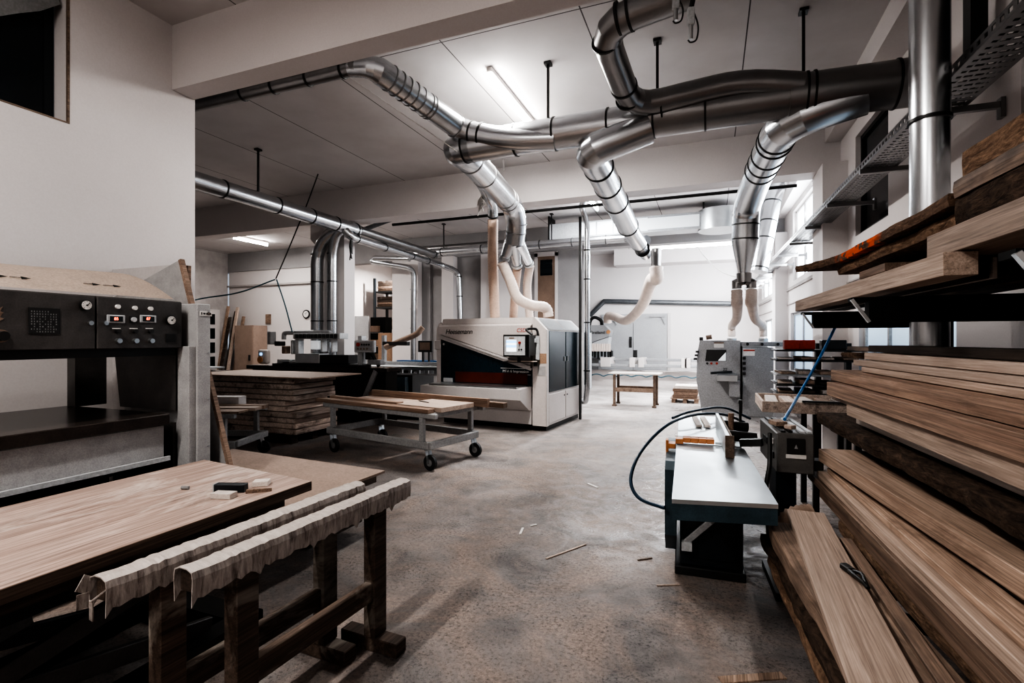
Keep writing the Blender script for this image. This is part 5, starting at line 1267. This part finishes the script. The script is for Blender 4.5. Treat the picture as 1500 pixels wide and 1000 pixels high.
# ================================================================ LUMBER RACK AT RIGHT
RA = thing('lumber_rack', 'black cantilever lumber rack along the right wall carrying stacked boards', 'rack', (1.5,3.0,0))
for Y in (1.57,3.06,4.55):
    MB().rng((.0,Y-3.0-.05,0),(.1,Y-3.0+.05,2.5)).build('upright', 'black_matt', RA)
    for zt2, xt in ((1.862,.66),(1.052,.80),(.425,.52)):
        if Y > 4 and zt2 < 1: continue
        b = MB(); h = .125 if zt2 > 1.5 else .06
        b.prism([(xt-1.5+.075,zt2-h),(xt-1.5+.075,zt2-.02),(xt-1.5,zt2-.02),(xt-1.5,zt2),(0,zt2),(0,zt2-h)], 'y', Y-3.0-.04, Y-3.0+.04); b.build('arm', 'black_matt', RA)
        if zt2 > 1.5:
            MB().bar((xt-1.5,Y-3.0-.042,zt2-.01),(xt-1.5+.075,Y-3.0-.042,zt2-h),.014,.02,(0,1,0)).build('arm_tip', 'steel', RA)
def board(label, px, py, X, L, w, t, psi=4., mat='oak', rough=0., wane=0., name='board', tip=0., A=None, dz=0., taper=0., cat='board', group=None):
    """timber with its far top-left corner seen at photo pixel (px,py) and lying at world X"""
    A = A or P(px, py, x=X); N = max(6, int(L/.07)) if (rough or wane) else 2
    b = MB(); vs = []; sd = random.random()*50
    for i in range(N+1):
        y = L*i/N; n1 = noise.noise(V((y*2.2,sd,0))); n2 = noise.noise(V((y*9,sd+9,0))); n3 = noise.noise(V((y*7,sd+3,4)))
        e = wane*(n1*1.2+.5*n2)+tip*max(0, 1-y/.55)**2
        zt2 = -rough*(.5+.5*n3); zb = -t+rough*(.5+.5*n2)
        wr = -w*(1-taper*y/L)
        vs += [(-e-abs(wane)*.25, y, zt2), (-e+wane*.15*n3, y, -t*.45), (-e-wane*.4, y, zb), (wr, y, zb), (wr, y, zt2)]
    fs = [(4,3,2,1,0), tuple(N*5+k for k in range(5))]
    for i in range(N):
        for k in range(5): fs.append((i*5+k, i*5+(k+1)%5, i*5+5+(k+1)%5, i*5+5+k))
    b._faces(vs, fs)
    if not rough and not wane: bmesh.ops.recalc_face_normals(b.bm, faces=b.bm.faces[:]); bmesh.ops.bevel(b.bm, geom=[e for e in b.bm.edges], offset=.002, segments=1, affect='EDGES')
    # keep the object's origin at its base
    for v in b.bm.verts: v.co.z += t
    o = b.build(name, mat); o.location = A-V((0,0,t)); o.rotation_euler = (dz, 0, PI+math.radians(psi))
    return tag(o, label, cat, group)
random.seed(14)
# --- upper deck
board('pale thick plank lowest on the upper rack deck, its end nearest the viewer cut square', 1165,441,.68,2.62,.11,.09, 3.1, 'ash', name='plank')
A7 = P(1165,441,x=.68); u7 = V((math.sin(math.radians(3.1)),-math.cos(math.radians(3.1)),0)); v7 = V((math.cos(math.radians(3.1)),math.sin(math.radians(3.1)),0))
board('dark-ended plank just right of the square-cut pale plank on the upper deck', 0,0,0,2.45,.10,.085, 3.1, 'dark_wood', A=A7+v7*.12-V((0,0,.004)), name='plank')
board('thin light lath wedged between two dark-ended planks on the upper deck', 0,0,0,2.45,.015,.085, 3.1, 'white_wood', A=A7+v7*.232-V((0,0,.004)), name='lath')
board('second dark-ended plank on the upper deck, right of the thin light lath', 0,0,0,2.50,.12,.085, 3.1, 'dark_wood', A=A7+v7*.257-V((0,0,.004)), name='plank')
board('long brown plank on the upper deck running on past the dark end grain', 0,0,0,3.0,.12,.07, 0, 'walnut', A=A7+v7*.455+u7*1.15-V((0,0,.02)), name='plank')
board('deep-set brown plank at the wall side of the upper deck', 0,0,0,2.9,.10,.06, 0, 'dark_wood', A=A7+v7*.60+u7*1.15-V((0,0,.02)), name='plank')
board('brown plank lying back from the edge above the pale square-cut plank', 1203,429,.80,2.0,.2,.03, 3.3, 'ash', name='plank', A=V((.80,4.75,A7.z+.036)))
board('short brown block bridging the gap under the two rough slabs', 0,0,0,.42,.3,.045, 3., 'walnut', name='block', A=V((.86,3.75,A7.z+.086)))
board('thick bevelled brown beam nearest the viewer at mid height of the upper deck', 1358,347,.857,2.1,.30,.1, 2.6, 'ash', name='beam', A=V((.857,2.67,A7.z+.105)))
zz = A7.z
board('rough bark-edged slab just under the one marked with orange paint', 0,0,0,1.75,.34,.065, 3.2, 'rough_sawn', .012,.02, name='slab', A=V((.86,4.36,zz+.200)))
board('rough pointed slab splashed with orange paint along its edge', 0,0,0,2.1,.42,.06, 3.2, 'rough_marked', .01,.018, name='slab', tip=-.16, A=V((.79,4.68,zz+.266)))
board('dark cracked timber block behind and below the top rough beams at upper right', 1402,283,.92,1.7,.3,.11, 3., 'bark', .01,.012, name='beam', A=V((.90,2.53,zz+.225)))
board('wavy split timber second from the top of the lumber at upper right', 1412,240,.90,1.7,.34,.075, 3., 'walnut', .008,.014, name='beam', A=V((.905,2.56,zz+.305)))
board('topmost rough furry-faced beam of all at the upper right corner', 1416,198,.91,1.7,.34,.10, 3., 'rough_sawn', .006,.008, name='beam', A=V((.925,2.53,zz+.41)))
# --- middle deck: stacked between arms at eye level and waist height
zm = lambda z, px, X: V((X, P(px,500,x=X).y, z))
board('dark plank on top of the middle stack just below the rack arms', 0,0,0,3.0,.2,.042, 4., 'dark_wood', name='plank', A=zm(1.612,1272,.95))
board('short brown stub end sticking out farthest at the top of the middle stack', 0,0,0,.7,.22,.03, 0., 'walnut', name='stub', A=V((.98,4.62,1.597)))
board('wide pale plank near the top of the middle stack with one darker joint', 0,0,0,3.0,.3,.042, 4., 'pale_wood', name='plank', A=zm(1.567,1266,.90))
board('pale plank second below the top, tapering over a darker split board', 0,0,0,3.1,.28,.035, 5., 'pale_wood', name='plank', A=zm(1.522,1250,.84))
board('thin orange-brown board above the rough red-brown plank of the middle stack', 0,0,0,3.0,.25,.03, 4., 'ash', name='board', A=zm(1.484,1262,.85))
board('rough red-brown waney plank in the middle stack with chipped upper edge', 0,0,0,3.1,.3,.074, 4.2, 'red_wood', .004,.006, name='plank', A=zm(1.452,1217,.74))
board('big orange-brown squared beam jutting out farthest left in the middle stack', 0,0,0,3.2,.34,.085, 4.2, 'red_wood', name='beam', A=zm(1.375,1211,.70))
board('pale speckled beam directly under the big orange-brown beam', 0,0,0,2.8,.3,.085, 4.2, 'ash', .004,.004, name='beam', A=zm(1.287,1240,.745))
board('whitish planed board below the pale speckled beam', 0,0,0,2.7,.3,.045, 4.6, 'white_wood', name='board', A=zm(1.198,1254,.80))
board('dark slab with thick wavy bark edge curving out under the middle stack', 0,0,0,3.6,.55,.078, 3.4, 'bark', .006,.02, name='slab', tip=.0, A=zm(1.138,1197,.70))
board('crumpled bark-covered offcut lying at the far end of the middle stack', 0,0,0,.8,.22,.05, 8., 'rough_sawn', .012,.02, name='bark_piece', A=V((1.0,4.9,1.55)))
board('pale stub under the left end of the big orange-brown beam', 0,0,0,.5,.2,.028, 5., 'pale_wood', name='stub', A=V((.735,3.86,1.286)))
# --- lower stack
board('broad brown plank with squared end lying above the lower stack', 0,0,0,2.35,.2,.075, 7.2, 'oak', name='plank', A=V((.605,3.55,.99)))
board('dark plank lying behind the broad brown plank of the lower stack', 0,0,0,2.4,.25,.05, 7.2, 'dark_wood', name='plank', A=V((.83,3.6,.983)))
board('knotty plank on the right of the lower stack with a dark figured patch', 0,0,0,2.6,.14,.05, 3., 'walnut', name='plank', A=V((.775,3.30,.908)))
board('plank with two lengthwise grooves, third step up in the lower stack', 0,0,0,2.5,.11,.03, 3., 'oak', name='plank', A=V((.645,3.52,.884)))
board('bright-edged plank second step up in the lower stack', 0,0,0,2.5,.28,.045, 3., 'ash', name='plank', A=V((.605,3.6,.852)))
board('long brown plank forming the left step of the lower stack', 0,0,0,2.6,.3,.045, 3.2, 'walnut', name='plank', A=V((.578,3.75,.805)))
board('orange-brown plank tucked under the left step of the lower stack', 0,0,0,2.4,.3,.05, 3., 'red_wood', name='plank', A=V((.605,3.52,.755)))
board('bark-edged plank with a glowing orange upper edge in the lower stack', 0,0,0,2.2,.26,.06, 4., 'rough_sawn', .003,.010, name='plank', A=V((.62,3.12,.70)))
board('wide smooth plank with straight grain, its square end facing the planer', 1152,742,.378,2.2,.17,.028, -1.5, 'ash', name='plank', A=V((.372,3.03,.757)))
board('smaller brown board lying right beside the wide smooth plank', 0,0,0,1.7,.045,.022, .5, 'walnut', name='board', A=V((.555,2.75,.734)))
board('thick split plank with ragged edge under the wide smooth plank', 1128,778,.28,2.1,.28,.085, 4.5, 'oak', .006,.010, name='plank', A=V((.275,2.93,.712)))
board('rough bark plank lowest on the left of the lower stack', 1113,808,.245,2.1,.34,.07, 4.5, 'bark', .008,.02, name='plank', A=V((.245,3.02,.615)))
board('dark splintered plank at the bottom of the lower stack', 0,0,0,2.1,.34,.06, 4., 'rough_sawn', .01,.02, name='plank', A=V((.27,2.95,.525)))
for i, (yy, lb) in enumerate(((2.75,'far'),(1.69,'near'))):
    o = MB().rng((0,-.05,0),(.8,.05,.035)).build('bearer', 'dark_wood'); o.location = (.45,yy-.12,.427 if i == 0 else .427); tag(o, lb+' dark bearer under the bottom planks of the lower stack', 'bearer')
q = P(1243,830,z=.765); q2 = P(1278,858,z=.765)
CL = thing('clamp', 'black plastic spring clamp lying on the edge of the wide smooth plank', 'clamp', (q.x-.01,q.y,.7585), 0)
MB().box((.0,-.03,.012),(.03,.055,.022),.35,.004).build('jaw', 'black', CL); MB().tube(spline([(.0,-.05,.012),(.0,-.10,.022),(.018,-.15,.02),(.03,-.18,.01)],6),.007,8).build('handle', 'black', CL)
MB().tube(spline([(.01,-.05,.012),(.03,-.09,.022),(.03,-.14,.02),(.03,-.18,.01)],6),.007,8).build('handle', 'black', CL)
# --- offcut rack in front of the grey planer
OR = thing('offcut_rack', 'dark shelf rack of thin arms holding offcuts right of the grey planer', 'rack', (1.2,7.4,0))
x0, x1 = P(1134,520,y=7.3).x-1.2, .50
for xx in (.12,.46): 
    for yy in (.36,.42): MB().rng((xx-.03,yy-.03,0),(xx+.03,yy+.03,1.6)).build('upright', 'black', OR)
lev = [1.525,1.40,1.22,1.10,.985]
for i, z in enumerate(lev): MB().rng((x0,-.34,z-.022),(x1,.34,z),.004).build('shelf', 'black' if i != 2 else 'machine_grey', OR)
for i, (px, lb) in enumerate(((1159,'left red box on the top of the offcut rack'),(1181,'right red box on the top of the offcut rack'),(1220,'wide black box on the top of the offcut rack'))):
    q = P(px, 510, y=7.25); w = .17 if i < 2 else .26
    o = MB().rng((-w/2,-.08,0),(w/2,.08,.115),.006).build('small_box', 'red' if i < 2 else 'black'); o.location = (q.x,7.25,1.527); tag(o, lb, 'box')
random.seed(31)
fn = ['pale','brown','grey-brown','reddish','dark']; fm = ['white_wood','oak','stack_edge','red_wood','dark_wood']
for li, (z, nm) in enumerate(((1.402,'second highest'),(1.222,'middle'),(1.102,'fourth'),(.987,'lowest'))):
    xx = x0+.03
    for k in range(4):
        w = .19; kk = (k+li)%5; h = random.uniform(.018,.05)
        if 1.2+xx+w > 1.68: break
        o = MB().box((0,0,h/2),(w*.85,.5,h),random.uniform(-.10,.10),.002).build('offcut', fm[kk]); o.location = (1.2+xx+w/2, 7.35, z+.002)
        tag(o, '%s offcut on the %s shelf of the offcut rack' % (fn[kk], nm), 'offcut', 'offcuts on the shelf rack'); xx += w+.03
# tray of offcuts on a stand
TX, TY = P(1112,575,y=5.75).x, 5.75
OT = thing('offcut_tray', 'shallow wooden tray on a dark stand full of pale offcuts, right of the planer fence', 'tray', (TX,TY-.1,0))
tw = .78; MB().rng((0,-.45,.99),(tw,.3,1.02)).build('tray_floor', 'oak', OT)
for lo, hi in (((0,-.47,.985),(tw,-.45,1.085)),((0,.3,.985),(tw,.32,1.085)),((-.02,-.47,.985),(0,.32,1.085)),((tw,-.47,.985),(tw+.02,.32,1.085))): MB().rng(lo,hi,.002).build('tray_side', 'stack_edge', OT)
for xx in (.42,tw-.04):
    for yy in (-.4,.25): MB().rng((xx-.025,yy-.025,0),(xx+.025,yy+.025,.985)).build('leg', 'black', OT)
MB().rng((.3,-.5,1.09),(tw+.5,-.46,1.105)).build('edge_bar', 'black', OT)
xx = .02
for k in range(5):
    kk = (0,2,0,1,0)[k]; o = MB().box((0,0,.03),(.10,.6-.07*k,.05),.06*(k%3-1),.003).build('offcut', fm[kk]); o.location = (TX+xx+.07, TY-.18, 1.022)
    tag(o, '%s offcut in the shallow tray, %s from its left side' % (fn[kk], ('first','second','third','fourth','fifth')[k]), 'offcut', 'offcuts in the tray'); xx += .145
